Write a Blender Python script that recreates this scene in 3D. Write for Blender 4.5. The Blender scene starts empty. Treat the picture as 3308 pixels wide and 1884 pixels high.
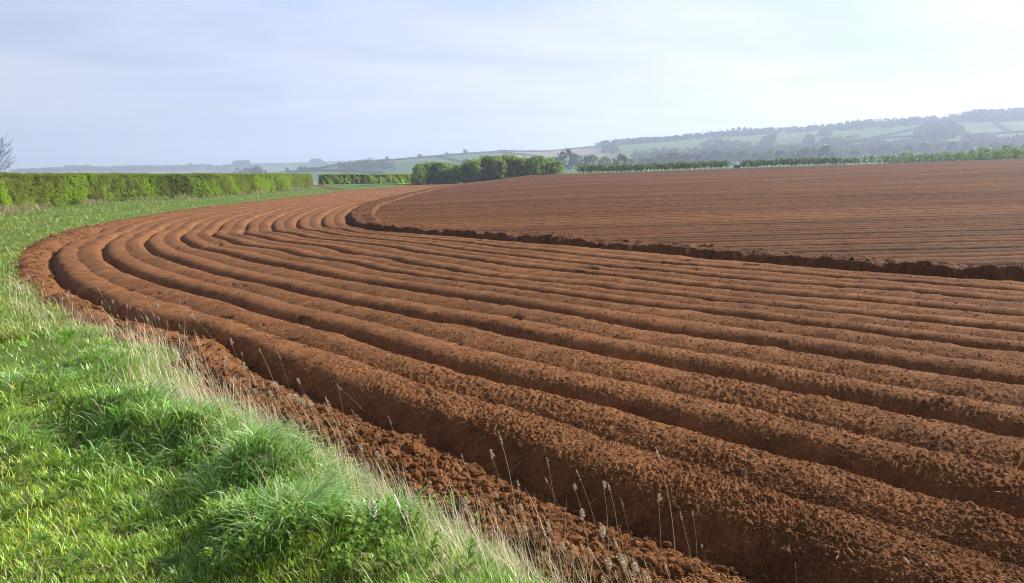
import bpy, math
import numpy as np
from mathutils import Vector

rng = np.random.default_rng(7)
sc = bpy.context.scene
COL = sc.collection

# ------------------------------------------------------------------ helpers
def sstep(a, b, x):
    t = np.clip((x - a) / (b - a), 0, 1)
    return t * t * (3 - 2 * t)

def _hash(ix, iy, seed):
    h = (ix.astype(np.int64) * 374761393 + iy.astype(np.int64) * 668265263 + seed * 982451653) & 0x7fffffff
    h = ((h ^ (h >> 13)) * 1274126177) & 0x7fffffff
    h = h ^ (h >> 16)
    return (h & 0xffff).astype(np.float32) / 65535.0

def vnoise(x, y, seed=0):
    """value noise in -1..1"""
    ix = np.floor(x); iy = np.floor(y)
    fx = (x - ix).astype(np.float32); fy = (y - iy).astype(np.float32)
    fx = fx * fx * (3 - 2 * fx); fy = fy * fy * (3 - 2 * fy)
    a = _hash(ix, iy, seed); b = _hash(ix + 1, iy, seed)
    c = _hash(ix, iy + 1, seed); d = _hash(ix + 1, iy + 1, seed)
    return ((a * (1 - fx) + b * fx) * (1 - fy) + (c * (1 - fx) + d * fx) * fy) * 2 - 1

def make_mesh(name, verts, faces, cols=None, smooth=False):
    """verts (n,3); faces: one array (m,k) or a list of such arrays"""
    if isinstance(faces, np.ndarray):
        faces = [faces]
    faces = [f for f in faces if len(f)]
    me = bpy.data.meshes.new(name)
    verts = np.asarray(verts, np.float32)
    me.vertices.add(len(verts)); me.vertices.foreach_set('co', verts.ravel())
    loops = np.concatenate([f.ravel() for f in faces]).astype(np.int32)
    sizes = np.concatenate([np.full(len(f), f.shape[1], np.int32) for f in faces])
    me.loops.add(len(loops)); me.loops.foreach_set('vertex_index', loops)
    me.polygons.add(len(sizes))
    me.polygons.foreach_set('loop_start', np.concatenate([[0], np.cumsum(sizes)[:-1]]).astype(np.int32))
    me.polygons.foreach_set('loop_total', sizes)
    me.polygons.foreach_set('use_smooth', np.full(len(sizes), smooth, bool))
    if cols is not None:
        at = me.color_attributes.new('Col', 'FLOAT_COLOR', 'POINT')
        c = np.ones((len(verts), 4), np.float32); c[:, :3] = cols
        at.data.foreach_set('color', c.ravel())
    me.update(calc_edges=True)
    me.validate()
    return me

def link(name, me, mat, parent=None):
    if mat is not None and me is not None and not me.materials:
        me.materials.append(mat)
    o = bpy.data.objects.new(name, me); COL.objects.link(o)
    if parent is not None:
        o.parent = parent
    return o

def tag(o, label=None, cat=None, group=None, kind=None):
    if label: o['label'] = label
    if cat: o['category'] = cat
    if group: o['group'] = group
    if kind: o['kind'] = kind
    return o

def empty(name, loc, rz=0.0, sc_=1.0):
    o = bpy.data.objects.new(name, None); COL.objects.link(o)
    o.location = loc; o.rotation_euler = (0, 0, rz)
    o.scale = (sc_, sc_, sc_) if np.isscalar(sc_) else sc_
    o.empty_display_size = 0.2
    return o

def dup(root, loc, rz=0.0, scale=1.0):
    r = root.copy(); COL.objects.link(r)
    r.location = loc; r.rotation_euler = (0, 0, rz)
    r.scale = (scale, scale, scale) if np.isscalar(scale) else scale
    for ch in list(root.children):
        c = ch.copy(); COL.objects.link(c); c.parent = r
        for g in list(ch.children):
            d = g.copy(); COL.objects.link(d); d.parent = c
    return r

class Geo:
    """collects geometry with a colour per vertex, then becomes one mesh"""
    def __init__(self): self.v = []; self.f = {}; self.c = []; self.n = 0
    def add(self, v, faces, col=(1, 1, 1)):
        v = np.asarray(v, np.float32).reshape(-1, 3)
        if isinstance(faces, np.ndarray): faces = [faces]
        for f in faces:
            f = np.asarray(f)
            if len(f): self.f.setdefault(f.shape[1], []).append(f + self.n)
        c = np.asarray(col, np.float32)
        self.c.append(np.broadcast_to(c, (len(v), 3)).copy()); self.v.append(v); self.n += len(v)
    def mesh(self, name, smooth=False):
        return make_mesh(name, np.concatenate(self.v), [np.concatenate(f) for f in self.f.values()],
                         np.concatenate(self.c), smooth)

def tube(geo, pts, radii, sides=5, col=(1, 1, 1)):
    pts = np.asarray(pts, float); n = len(pts)
    tang = np.gradient(pts, axis=0); tang /= np.linalg.norm(tang, axis=1)[:, None] + 1e-9
    ref = np.where(np.abs(tang[:, 2:3]) > .9, np.array([[1., 0, 0]]), np.array([[0, 0, 1.]]))
    a = np.cross(tang, ref); a /= np.linalg.norm(a, axis=1)[:, None] + 1e-9
    b = np.cross(tang, a)
    ang = np.linspace(0, 2 * np.pi, sides, endpoint=False)
    v = pts[:, None, :] + np.asarray(radii)[:, None, None] * (np.cos(ang)[None, :, None] * a[:, None, :] + np.sin(ang)[None, :, None] * b[:, None, :])
    i = np.arange(n - 1)[:, None] * sides; j = np.arange(sides)[None, :]; k = (j + 1) % sides
    f = np.stack([i + j, i + k, i + sides + k, i + sides + j], -1).reshape(-1, 4)
    geo.add(v.reshape(-1, 3), f, col)

def box(geo, c, s, col=(1, 1, 1), rz=0.0):
    x, y, z = np.array(s) / 2
    v = np.array([(-x, -y, -z), (x, -y, -z), (x, y, -z), (-x, y, -z), (-x, -y, z), (x, -y, z), (x, y, z), (-x, y, z)])
    cr, sr = math.cos(rz), math.sin(rz)
    v = np.stack([v[:, 0] * cr - v[:, 1] * sr, v[:, 0] * sr + v[:, 1] * cr, v[:, 2]], 1) + np.array(c)
    geo.add(v, np.array([(0, 3, 2, 1), (4, 5, 6, 7), (0, 1, 5, 4), (1, 2, 6, 5), (2, 3, 7, 6), (3, 0, 4, 7)]), col)

ICO_V = None
def ico():
    global ICO_V
    if ICO_V is None:
        p = (1 + 5 ** .5) / 2
        v = np.array([(-1, p, 0), (1, p, 0), (-1, -p, 0), (1, -p, 0), (0, -1, p), (0, 1, p), (0, -1, -p), (0, 1, -p), (p, 0, -1), (p, 0, 1), (-p, 0, -1), (-p, 0, 1)], float)
        v /= np.linalg.norm(v[0])
        f = np.array([(0, 11, 5), (0, 5, 1), (0, 1, 7), (0, 7, 10), (0, 10, 11), (1, 5, 9), (5, 11, 4), (11, 10, 2), (10, 7, 6), (7, 1, 8), (3, 9, 4), (3, 4, 2), (3, 2, 6), (3, 6, 8), (3, 8, 9), (4, 9, 5), (2, 4, 11), (6, 2, 10), (8, 6, 7), (9, 8, 1)])
        ICO_V = (v, f)
    return ICO_V

def ico_sub(n):
    v, f = ico(); v = list(map(tuple, v)); f = f.tolist()
    for _ in range(n):
        cache = {}; nf = []
        def mid(a, b):
            k = (min(a, b), max(a, b))
            if k not in cache:
                m = np.array(v[a]) + np.array(v[b]); m /= np.linalg.norm(m); v.append(tuple(m)); cache[k] = len(v) - 1
            return cache[k]
        for a, b, c in f:
            x, y, z = mid(a, b), mid(b, c), mid(c, a)
            nf += [(a, x, z), (b, y, x), (c, z, y), (x, y, z)]
        f = nf
    return np.array(v), np.array(f)

# ------------------------------------------------------------------ camera
F, CX, CY, HOR = 2600., 1654., 942., 563.          # in pixels of the 3308 x 1884 photograph
PITCH = math.atan((CY - HOR) / F)
CAMZ = 2.5
cam_d = bpy.data.cameras.new('camera'); cam = bpy.data.objects.new('camera', cam_d); COL.objects.link(cam)
cam.location = (0, 0, CAMZ); cam.rotation_euler = (math.pi / 2 - PITCH, 0, 0)
cam_d.sensor_width = 36; cam_d.lens = 36 * F / 3308.; cam_d.clip_end = 20000; cam_d.clip_start = .05
sc.camera = cam

# ------------------------------------------------------------------ terrain
def T(x, y):
    """level of the ridge tops and margins near the camera"""
    xc = np.clip(x, -60, 66)
    z = .02 * xc + .00015 * xc * xc + .034 * np.maximum(x - 66, 0) + .002 * np.minimum(x + 60, 0)
    yy = np.maximum(y - 15, 0)
    return z + .0102 * yy * sstep(-21, 12, x)

def lut(pts):
    p = np.array(pts, float)
    return lambda u: np.interp(u, (p[:, 0] - CX) / F, (HOR - p[:, 1]) / F)
# elevation of the bare hill crest and of the far ridge, by picture column
mid_el = lut([(-900, 640), (500, 590), (800, 566), (966, 549), (1132, 531), (1298, 516), (1465, 501), (1650, 490), (1741, 492), (1846, 484), (1910, 476), (2022, 464), (2128, 455), (2234, 446), (2321, 438), (2445, 429), (2500, 425), (2648, 414), (2790, 400), (2933, 391), (3092, 382), (3308, 374), (4200, 350)])
far_el = lut([(-900, 562), (0, 560), (103, 556), (213, 547), (288, 545), (412, 545), (515, 541), (687, 536), (755, 532), (850, 528), (900, 528), (1000, 524), (1132, 520), (1232, 516), (1332, 513), (1650, 505), (3308, 505)])
crest_r = lambda u: np.interp(u, [-.4, -.2, 0, .15, .64], [1500, 1700, 1900, 2200, 2400])

def Z(x, y):
    """the whole land, out to the far ridge"""
    r = np.hypot(x, y); yy = np.maximum(y, 1e-3)
    u = np.clip(x / yy, -1.2, 1.2); u = np.where(y > 1, u, np.sign(x) * 1.2)
    cosf = 1 / np.sqrt(1 + u * u)
    t0 = T(x, y)
    cr = crest_r(u)
    hc = CAMZ + mid_el(u) * cr * cosf; hf = CAMZ + far_el(u) * 3300 * cosf
    valley = -4. + 14 * sstep(380, 950, r) * sstep(-.06, .12, u) - 10 * sstep(-.02, -.22, u) - 2 * np.sin(x / 310. + 1) * np.cos(y / 420.)
    foot = 1050.
    a = sstep(238, 640, r)
    z = t0 * (1 - a) + valley * a
    b = np.clip((r - foot) / (cr - foot), 0, 1); b = b * b * (3 - 2 * b) * .45 + b * .55
    z = z + (hc - valley) * b * (r > foot)
    c = sstep(0, 1, (r - cr) / 900.)
    z = z * (1 - c) + (np.minimum(hc - 25, hf * .2)) * c
    d = sstep(2750, 3300, r)
    z = z * (1 - d) + hf * d
    e = sstep(3300, 6000, r)
    z = z - e * 40
    und = 2.5 * np.sin(x / 140. + .6 * np.sin(y / 200.)) * np.sin(y / 170. + 2)
    return z + und * sstep(500, 1200, r) * (1 - sstep(cr * .85, cr, r))

def ray(px, py):
    px = np.atleast_1d(np.asarray(px, float)); py = np.atleast_1d(np.asarray(py, float))
    u = (px - CX) / F; v = (CY - py) / F
    return np.stack([u, np.cos(PITCH) + v * np.sin(PITCH), v * np.cos(PITCH) - np.sin(PITCH)], 1)

def hit(px, py, zf=Z, t0=1.5, t1=6400., n=2500):
    d = ray(px, py); ts = np.geomspace(t0, t1, n)
    out = np.zeros_like(d)
    for i in range(len(d)):
        P = d[i][None, :] * ts[:, None]
        g = P[:, 2] + CAMZ - zf(P[:, 0], P[:, 1])
        k = np.argmax(g < 0)
        if g[k] >= 0: k = n - 1
        if k > 0:
            w = g[k - 1] / (g[k - 1] - g[k]) if g[k - 1] != g[k] else 0
            t = ts[k - 1] + (ts[k] - ts[k - 1]) * min(max(w, 0), 1)
        else: t = ts[0]
        out[i] = d[i] * t; out[i, 2] += CAMZ
    return out

def proj(x, y, z):
    """picture column and row (of the 2557 wide view) of a point"""
    d = z - CAMZ; fwd = y * np.cos(PITCH) - d * np.sin(PITCH); upv = y * np.sin(PITCH) + d * np.cos(PITCH)
    return (CX + F * x / fwd) * 2557 / 3308., (CY - F * upv / fwd) * 2557 / 3308.

# ------------------------------------------------------------------ furrow lines measured on the photograph
def RR(ox, oy, s=2.554):
    return lambda p: [(ox + x / s, oy + y / s) for x, y in p]
R1 = RR(0, 570); R2 = RR(800, 570); R3 = RR(1600, 570); R4 = RR(2308, 700); R5 = RR(700, 1000); R6 = RR(1500, 1000); R7 = RR(2308, 1000); R8 = RR(2308, 1314)
RA = RR(900, 1250, 2.297); RB = RR(1800, 1250, 2.297)
EDGE = RA([(2297, 1440), (2100, 1330), (1900, 1200), (1700, 1080), (1500, 1010), (1300, 960), (1100, 900), (1000, 830), (850, 700), (700, 620)]) + R5([(1050, 1230), (900, 1080), (700, 1000), (560, 960), (400, 880), (250, 830), (100, 760), (0, 670)]) + R1([(1500, 1380), (1150, 1290), (900, 1240), (600, 1150), (480, 1090), (420, 1020), (300, 950), (190, 850), (130, 750), (170, 640), (280, 545), (380, 490), (530, 445), (700, 405), (850, 380), (1000, 350), (1200, 318), (1400, 285), (1600, 260), (1800, 235), (2000, 215), (2200, 190), (2400, 170)]) + R2([(500, 155), (740, 125), (1000, 100), (1300, 75), (1500, 65)])
LN = {
 0: RB([(1620, 1450), (1500, 1390), (1250, 1310), (1050, 1220), (900, 1170), (700, 1080), (500, 1000), (350, 960)]) + R5([(2280, 1290), (2100, 1220), (1950, 1160), (1750, 1050), (1600, 985), (1400, 930), (1250, 870), (1080, 790), (900, 730), (740, 665), (600, 590), (430, 520), (300, 460)]) + R1([(1150, 1180), (1000, 1110), (860, 1050), (760, 980), (640, 920), (540, 850), (480, 790), (450, 720), (447, 670), (470, 620), (530, 570), (620, 525), (720, 490), (800, 460)]),
 .5: R8([(2554, 1410), (2300, 1340), (2000, 1230), (1750, 1130), (1500, 1050), (1200, 960), (900, 880), (600, 800), (300, 700), (0, 600)]) + R6([(1750, 1300), (1500, 1230), (1250, 1160), (1000, 1080), (750, 980), (500, 900), (250, 830), (0, 755)]) + R5([(1850, 690), (1600, 620), (1300, 520), (1000, 410), (750, 340), (500, 270), (250, 190), (0, 85)]) + R1([(1450, 1070), (1200, 985), (1000, 910), (850, 830), (740, 760), (660, 690), (635, 640), (640, 590), (700, 540), (800, 490)]),
 1: R8([(2554, 965), (2400, 920), (2100, 810), (1800, 745), (1500, 660), (1200, 570), (900, 490), (600, 430), (300, 350), (0, 270)]) + R6([(1800, 1000), (1500, 915), (1200, 830), (900, 760), (600, 680), (300, 610), (0, 525)]) + R5([(1800, 460), (1500, 380), (1200, 280), (1000, 220), (700, 140)]) + R1([(2100, 1130), (1900, 1060), (1700, 995), (1500, 930), (1300, 865), (1150, 810), (1000, 750), (920, 700), (870, 630), (865, 590), (890, 550), (960, 505)]),
 2: R7([(2554, 1080), (2400, 1050), (2100, 990), (1800, 920), (1500, 870), (1200, 800), (900, 740), (600, 690), (300, 620), (0, 560)]) + R6([(1700, 490), (1400, 430), (1100, 370), (850, 310), (600, 265), (300, 200), (0, 135)]) + R2([(1600, 1220), (1300, 1160), (1000, 1100), (750, 1050), (500, 1000), (250, 930), (0, 870)]) + R1([(1800, 810), (1600, 750), (1450, 700), (1300, 640), (1230, 590), (1200, 540)]),
 3: R7([(2554, 640), (2400, 625), (2100, 580), (1800, 530), (1500, 480), (1200, 435), (900, 390), (600, 340), (300, 290), (0, 255)]) + R3([(1500, 1310), (1200, 1260), (900, 1205), (600, 1150), (300, 1105), (0, 1060)]) + R2([(1700, 1015), (1400, 965), (1100, 915), (800, 860), (500, 800), (250, 750), (0, 695)]) + R1([(1950, 665), (1750, 620), (1600, 575), (1520, 530), (1500, 490)]),
 4: R4([(2554, 1140), (2000, 1070), (1500, 1000), (1000, 935), (500, 875), (0, 812)]) + R3([(1500, 1110), (1000, 1055), (500, 985), (0, 915)]) + R2([(1700, 870), (1300, 810), (900, 740), (600, 690), (300, 620), (0, 575)]) + R1([(1900, 530), (1800, 500), (1755, 470)]),
 5: R4([(2554, 975), (2000, 915), (1500, 860), (1000, 805), (500, 755), (0, 705)]) + R3([(1500, 1000), (1000, 950), (500, 895), (0, 845)]) + R2([(1700, 790), (1300, 730), (800, 640), (400, 560), (200, 525), (0, 485)]) + R1([(2035, 440)]),
 6: R4([(2554, 840), (2000, 790), (1500, 740), (1000, 690), (500, 645), (0, 600)]) + R3([(1500, 905), (1000, 840), (500, 780), (0, 725)]) + R2([(1800, 690), (1500, 650), (1200, 600), (900, 560), (600, 520), (380, 480), (210, 430)]),
 8: R4([(2554, 628), (2000, 588), (1500, 545), (1000, 510), (500, 470), (0, 435)]) + R3([(1500, 745), (1000, 690), (500, 640), (0, 590)]) + R2([(1500, 530), (1100, 490), (800, 445), (650, 425), (612, 385)]),
 9: R4([(2554, 550), (2200, 535), (1800, 510), (1500, 485), (1200, 460), (900, 435), (600, 410), (300, 385), (0, 365)]) + R3([(1500, 660), (1200, 630), (900, 610), (600, 580), (300, 560), (0, 535)]) + R2([(1800, 515), (1500, 490), (1200, 465), (1000, 445), (900, 425), (850, 400), (820, 360), (815, 330), (850, 290), (920, 250), (1000, 225), (1150, 185), (1300, 150), (1450, 115), (1560, 95), (1650, 80)]),
}
def world_line(p, dz=0.):
    p = np.array(p); return hit(p[:, 0], p[:, 1], lambda x, y: T(x, y) + dz, 2.0, 400., 6000)[:, :2]
W = {k: world_line(p, -.05) for k, p in LN.items()}
edge_w = world_line(EDGE)

def smooth_poly(p, step=.25, it=6):
    d = np.concatenate([[0], np.cumsum(np.linalg.norm(np.diff(p, axis=0), axis=1))])
    lr = d / (1 + 0)                                    # resample finer near the camera
    r = np.hypot(p[:, 0], p[:, 1])
    q = np.concatenate([[0], np.cumsum(np.diff(d) / (.5 * (r[1:] + r[:-1])))])
    s = np.linspace(0, q[-1], 400)
    o = np.stack([np.interp(s, q, p[:, 0]), np.interp(s, q, p[:, 1])], 1)
    for _ in range(it):
        o[1:-1] = (o[:-2] + 2 * o[1:-1] + o[2:]) / 4
    return o
edge_s = smooth_poly(edge_w, it=10)
d0 = edge_s[0] - edge_s[12]; d0 /= np.linalg.norm(d0)
d1 = edge_s[-1] - edge_s[-8]; d1 /= np.linalg.norm(d1)
edge_s = np.concatenate([[edge_s[0] + d0 * 60], [edge_s[0] + d0 * 8], edge_s, [edge_s[-1] + d1 * 30]])

def edge_dist(x, y):
    """signed distance to the field edge: positive on the soil"""
    P = np.stack([np.ravel(x), np.ravel(y)], 1)
    a = edge_s[:-1]; ab = edge_s[1:] - a; L2 = (ab ** 2).sum(1)
    out = np.empty(len(P))
    for i in range(0, len(P), 20000):
        q = P[i:i + 20000, None, :] - a[None]
        t = np.clip((q * ab[None]).sum(2) / L2[None], 0, 1)
        d = q - t[..., None] * ab[None]
        dd = (d ** 2).sum(2); k = np.argmin(dd, 1); j = np.arange(len(k))
        cr = ab[k, 0] * d[j, k, 1] - ab[k, 1] * d[j, k, 0]
        out[i:i + 20000] = np.sqrt(dd[j, k]) * -np.sign(cr)
    return out.reshape(np.shape(x))

# bed number as a smooth field over the ground (thin-plate spline through the measured lines)
def polar(p): return np.stack([np.arctan2(p[:, 0], p[:, 1]), np.log(np.hypot(p[:, 0], p[:, 1]))], 1)
pts, val = [], []
for k, p in W.items():
    # what the photograph shows is the shoulder of the nearer ridge hiding the furrow; at the bend it is the furrow itself
    px = np.array(LN[k])[:, 0]
    pts.append(p); val.append(k + .03 - .15 * np.clip((px - px.min()) / 420., 0, 1))
for k, p in W.items():                                  # the rows run on straight outside the picture on the right
    d = p[0] - p[5]; d /= np.linalg.norm(d); ds = np.array([1.5, 3, 5, 8, 12])
    pts.append(p[0] + d * ds[:, None]); val.append(np.full(5, k - .12))
d = edge_w[0] - edge_w[8]; d /= np.linalg.norm(d); pts.append(edge_w[0] + d * np.array([1.5, 3, 5, 8, 12])[:, None]); val.append(np.full(5, -.5))
n_e = len(edge_w); kb = int(np.argmin(edge_w[:, 0] / edge_w[:, 1]))
ev = np.where(np.arange(n_e) < kb, -.5 - .3 * np.arange(n_e) / kb, -.8)
pts.append(edge_w); val.append(ev)
# far arm of the headland: beds spread evenly between the field edge and the innermost furrow
inner = W[9][-9:]
for q in inner[1:]:
    k = np.argmin(np.abs(edge_s[:, 1] - q[1]))
    a = edge_s[k]
    for fr in np.linspace(.12, .9, 6):
        pts.append((a + (q - a) * fr)[None]); val.append(np.array([-.8 + 9.84 * fr]))
pts = polar(np.concatenate(pts)); val = np.concatenate(val)
def kern(d2): return .5 * d2 * np.log(d2 + 1e-12)
def d2m(a, b): return ((a[:, None, :] - b[None]) ** 2).sum(2)
n = len(pts)
A = np.zeros((n + 3, n + 3)); A[:n, :n] = kern(d2m(pts, pts)) + np.eye(n) * 2e-4
A[:n, n] = 1; A[:n, n + 1:] = pts; A[n, :n] = 1; A[n + 1:, :n] = pts.T
tps_w = np.linalg.solve(A, np.concatenate([val, np.zeros(3)]))
def bedno(x, y):
    q = np.stack([np.arctan2(np.ravel(x), np.ravel(y)), np.log(np.hypot(np.ravel(x), np.ravel(y)))], 1)
    out = np.empty(len(q))
    for i in range(0, len(q), 8000):
        s = q[i:i + 8000]
        out[i:i + 8000] = kern(d2m(s, pts)) @ tps_w[:n] + tps_w[n] + s @ tps_w[n + 1:]
    return out.reshape(np.shape(x))

def upsample(ci, cj, G, fi, fj):
    """bilinear lookup of coarse grid G (over axes ci, cj) on the fine axes"""
    tmp = np.empty((len(fi), len(cj)))
    for j in range(len(cj)): tmp[:, j] = np.interp(fi, ci, G[:, j])
    out = np.empty((len(fi), len(fj)), np.float32)
    for i in range(len(fi)): out[i] = np.interp(fj, cj, tmp[i])
    return out

def grid_faces(keep):
    """quads of a grid whose four corners are all kept; returns faces and vertex remap"""
    ni, nj = keep.shape
    idx = np.arange(ni * nj).reshape(ni, nj)
    ok = keep[:-1, :-1] & keep[1:, :-1] & keep[:-1, 1:] & keep[1:, 1:]
    f = np.stack([idx[:-1, :-1][ok], idx[:-1, 1:][ok], idx[1:, 1:][ok], idx[1:, :-1][ok]], 1)
    used = np.zeros(ni * nj, bool); used[f.ravel()] = True
    remap = np.cumsum(used) - 1
    return remap[f], used

# ------------------------------------------------------------------ materials
def nodes(name):
    m = bpy.data.materials.new(name); m.use_nodes = True
    nt = m.node_tree; nt.nodes.clear()
    out = nt.nodes.new('ShaderNodeOutputMaterial')
    return m, nt, out

def N(nt, typ, **kw):
    n_ = nt.nodes.new(typ)
    for k, v in kw.items():
        if k in n_.inputs: n_.inputs[k].default_value = v
        else: setattr(n_, k, v)
    return n_

def col_noise(nt, scale, stops, detail=4, rough=.6, coord='Object'):
    tc = N(nt, 'ShaderNodeTexCoord'); nz = N(nt, 'ShaderNodeTexNoise', Scale=scale, Detail=detail, Roughness=rough)
    nt.links.new(tc.outputs[coord], nz.inputs['Vector'])
    rp = N(nt, 'ShaderNodeValToRGB')
    el = rp.color_ramp.elements
    while len(el) < len(stops): el.new(.5)
    for e_, (p, c) in zip(el, stops): e_.position = p; e_.color = (*c, 1)
    nt.links.new(nz.outputs['Fac'], rp.inputs['Fac'])
    return rp.outputs['Color'], tc, nz

def soil_mat(name, dark, light, bump=.6, scale=55.):
    m, nt, out = nodes(name)
    c, tc, nz = col_noise(nt, 2.2, [(.3, dark), (.7, light)], 8, .75)
    at = N(nt, 'ShaderNodeAttribute', attribute_name='Col')
    mx = N(nt, 'ShaderNodeMix', data_type='RGBA', blend_type='MULTIPLY'); mx.inputs['Factor'].default_value = 1
    nt.links.new(c, mx.inputs['A']); nt.links.new(at.outputs['Color'], mx.inputs['B'])
    b = N(nt, 'ShaderNodeBsdfPrincipled', Roughness=.95); b.inputs['Specular IOR Level'].default_value = .12
    nt.links.new(mx.outputs['Result'], b.inputs['Base Color'])
    n2 = N(nt, 'ShaderNodeTexNoise', Scale=scale, Detail=6, Roughness=.7)
    nt.links.new(tc.outputs['Object'], n2.inputs['Vector'])
    bp = N(nt, 'ShaderNodeBump', Strength=bump, Distance=.02)
    nt.links.new(n2.outputs['Fac'], bp.inputs['Height']); nt.links.new(bp.outputs['Normal'], b.inputs['Normal'])
    nt.links.new(b.outputs['BSDF'], out.inputs['Surface'])
    return m

def leaf_mat(name, color, trans=.35, rough=.5, spec=.3, tint=(1.15, 1.2, .55), var=None):
    """leaves and blades: colour x per-vertex variation, part of the light passing through"""
    m, nt, out = nodes(name)
    at = N(nt, 'ShaderNodeAttribute', attribute_name='Col')
    mx = N(nt, 'ShaderNodeMix', data_type='RGBA', blend_type='MULTIPLY'); mx.inputs['Factor'].default_value = 1
    mx.inputs['A'].default_value = (*color, 1); nt.links.new(at.outputs['Color'], mx.inputs['B'])
    b = N(nt, 'ShaderNodeBsdfPrincipled', Roughness=rough); b.inputs['Specular IOR Level'].default_value = spec
    nt.links.new(mx.outputs['Result'], b.inputs['Base Color'])
    t = N(nt, 'ShaderNodeBsdfTranslucent')
    m2 = N(nt, 'ShaderNodeMix', data_type='RGBA', blend_type='MULTIPLY'); m2.inputs['Factor'].default_value = 1
    nt.links.new(mx.outputs['Result'], m2.inputs['A']); m2.inputs['B'].default_value = (*tint, 1)
    nt.links.new(m2.outputs['Result'], t.inputs['Color'])
    ms = N(nt, 'ShaderNodeMixShader', Fac=trans)
    nt.links.new(b.outputs['BSDF'], ms.inputs[1]); nt.links.new(t.outputs['BSDF'], ms.inputs[2])
    nt.links.new(ms.outputs['Shader'], out.inputs['Surface'])
    return m

def plain_mat(name, color, rough=.8, scale=6., var=.35, bump=.3):
    m, nt, out = nodes(name)
    c, tc, nz = col_noise(nt, scale, [(.25, tuple(v * (1 - var) for v in color)), (.75, tuple(v * (1 + var) for v in color))])
    b = N(nt, 'ShaderNodeBsdfPrincipled', Roughness=rough); b.inputs['Specular IOR Level'].default_value = .25
    nt.links.new(c, b.inputs['Base Color'])
    bp = N(nt, 'ShaderNodeBump', Strength=bump, Distance=.02); nt.links.new(nz.outputs['Fac'], bp.inputs['Height'])
    nt.links.new(bp.outputs['Normal'], b.inputs['Normal'])
    nt.links.new(b.outputs['BSDF'], out.inputs['Surface'])
    return m

SOIL_D, SOIL_L = (.104, .042, .0145), (.268, .113, .041)
M_soil = soil_mat('red_brown_soil', SOIL_D, SOIL_L)
M_clod = soil_mat('clod_soil', (.104, .042, .0145), (.262, .11, .04), .8, 40.)
M_field = soil_mat('dry_topped_soil', (.09, .036, .012), (.168, .069, .023), .5, 30.)
M_grass = leaf_mat('grass_blades', (1, 1, 1), .22, .36, .5)
M_straw = leaf_mat('dead_grass', (1, 1, 1), .25, .6, .3, (1.1, 1, .8))
M_leaf = leaf_mat('leaves', (1, 1, 1), .48, .5, .15)
M_far = leaf_mat('distant_foliage', (1, 1, 1), .25, .7, .1)
M_bark = plain_mat('bark', (.10, .078, .058), .9, 12)
M_twig = plain_mat('twig_bark', (.075, .06, .05), .9, 12)
M_stem = plain_mat('dry_stem', (.40, .29, .16), .7, 20, .2)
M_head = leaf_mat('seed_heads', (1, 1, 1), .3, .7, .2, (1.1, 1, .8))

def verge_mat():
    m, nt, out = nodes('grassy_earth')
    c, tc, nz = col_noise(nt, 1.3, [(.28, (.06, .09, .016)), (.5, (.11, .17, .03)), (.72, (.18, .22, .06))], 9, .7)
    b = N(nt, 'ShaderNodeBsdfPrincipled', Roughness=.9); b.inputs['Specular IOR Level'].default_value = .1
    nt.links.new(c, b.inputs['Base Color'])
    n2 = N(nt, 'ShaderNodeTexNoise', Scale=28., Detail=5); nt.links.new(tc.outputs['Object'], n2.inputs['Vector'])
    bp = N(nt, 'ShaderNodeBump', Strength=.8, Distance=.05); nt.links.new(n2.outputs['Fac'], bp.inputs['Height'])
    nt.links.new(bp.outputs['Normal'], b.inputs['Normal'])
    nt.links.new(b.outputs['BSDF'], out.inputs['Surface'])
    return m
M_verge = verge_mat()

def land_mat():
    m, nt, out = nodes('far_pasture')
    at = N(nt, 'ShaderNodeAttribute', attribute_name='Col')
    c, tc, nz = col_noise(nt, .02, [(.3, (.8, .8, .8)), (.7, (1.15, 1.15, 1.1))], 6)
    mx = N(nt, 'ShaderNodeMix', data_type='RGBA', blend_type='MULTIPLY'); mx.inputs['Factor'].default_value = 1
    nt.links.new(at.outputs['Color'], mx.inputs['A']); nt.links.new(c, mx.inputs['B'])
    b = N(nt, 'ShaderNodeBsdfPrincipled', Roughness=.95); b.inputs['Specular IOR Level'].default_value = .05
    nt.links.new(mx.outputs['Result'], b.inputs['Base Color'])
    nt.links.new(b.outputs['BSDF'], out.inputs['Surface'])
    return m
M_land = land_mat()

# ------------------------------------------------------------------ soil: the curving headland beds
def crumbs(x, y, sp, seed, lams=(.023, .042, .08, .16, .42), amps=(.014, .015, .007, .004, .004)):
    z = np.zeros_like(x, dtype=np.float32)
    for i, (l, a) in enumerate(zip(lams, amps)):
        w = sstep(1.0, 2.2, l / sp) * a
        if np.max(w) <= 0: continue
        c, s = math.cos(.7 * i + .3), math.sin(.7 * i + .3)
        n_ = vnoise((x * c - y * s) / l, (x * s + y * c) / l, seed + i)
        if i < 3: n_ = 1.9 * np.abs(n_) - .55                # rounded crumbs with sharp gaps
        z += w * n_
    return z

HEAD_END = 10.15       # bed number where the trampled strip inside the last furrow meets the rows
def profile(t, w):
    """height of the ridge-and-furrow section below the ridge tops; t bed number, w bed width"""
    u = t - np.floor(t); v = (2 * t) - np.floor(2 * t)
    base = .235 + .135 * np.cos(2 * np.pi * u)
    g = np.abs(2 * v - 1) ** 2.6
    return -base * g * np.clip(w / 1.83, .35, 1.1)

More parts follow.
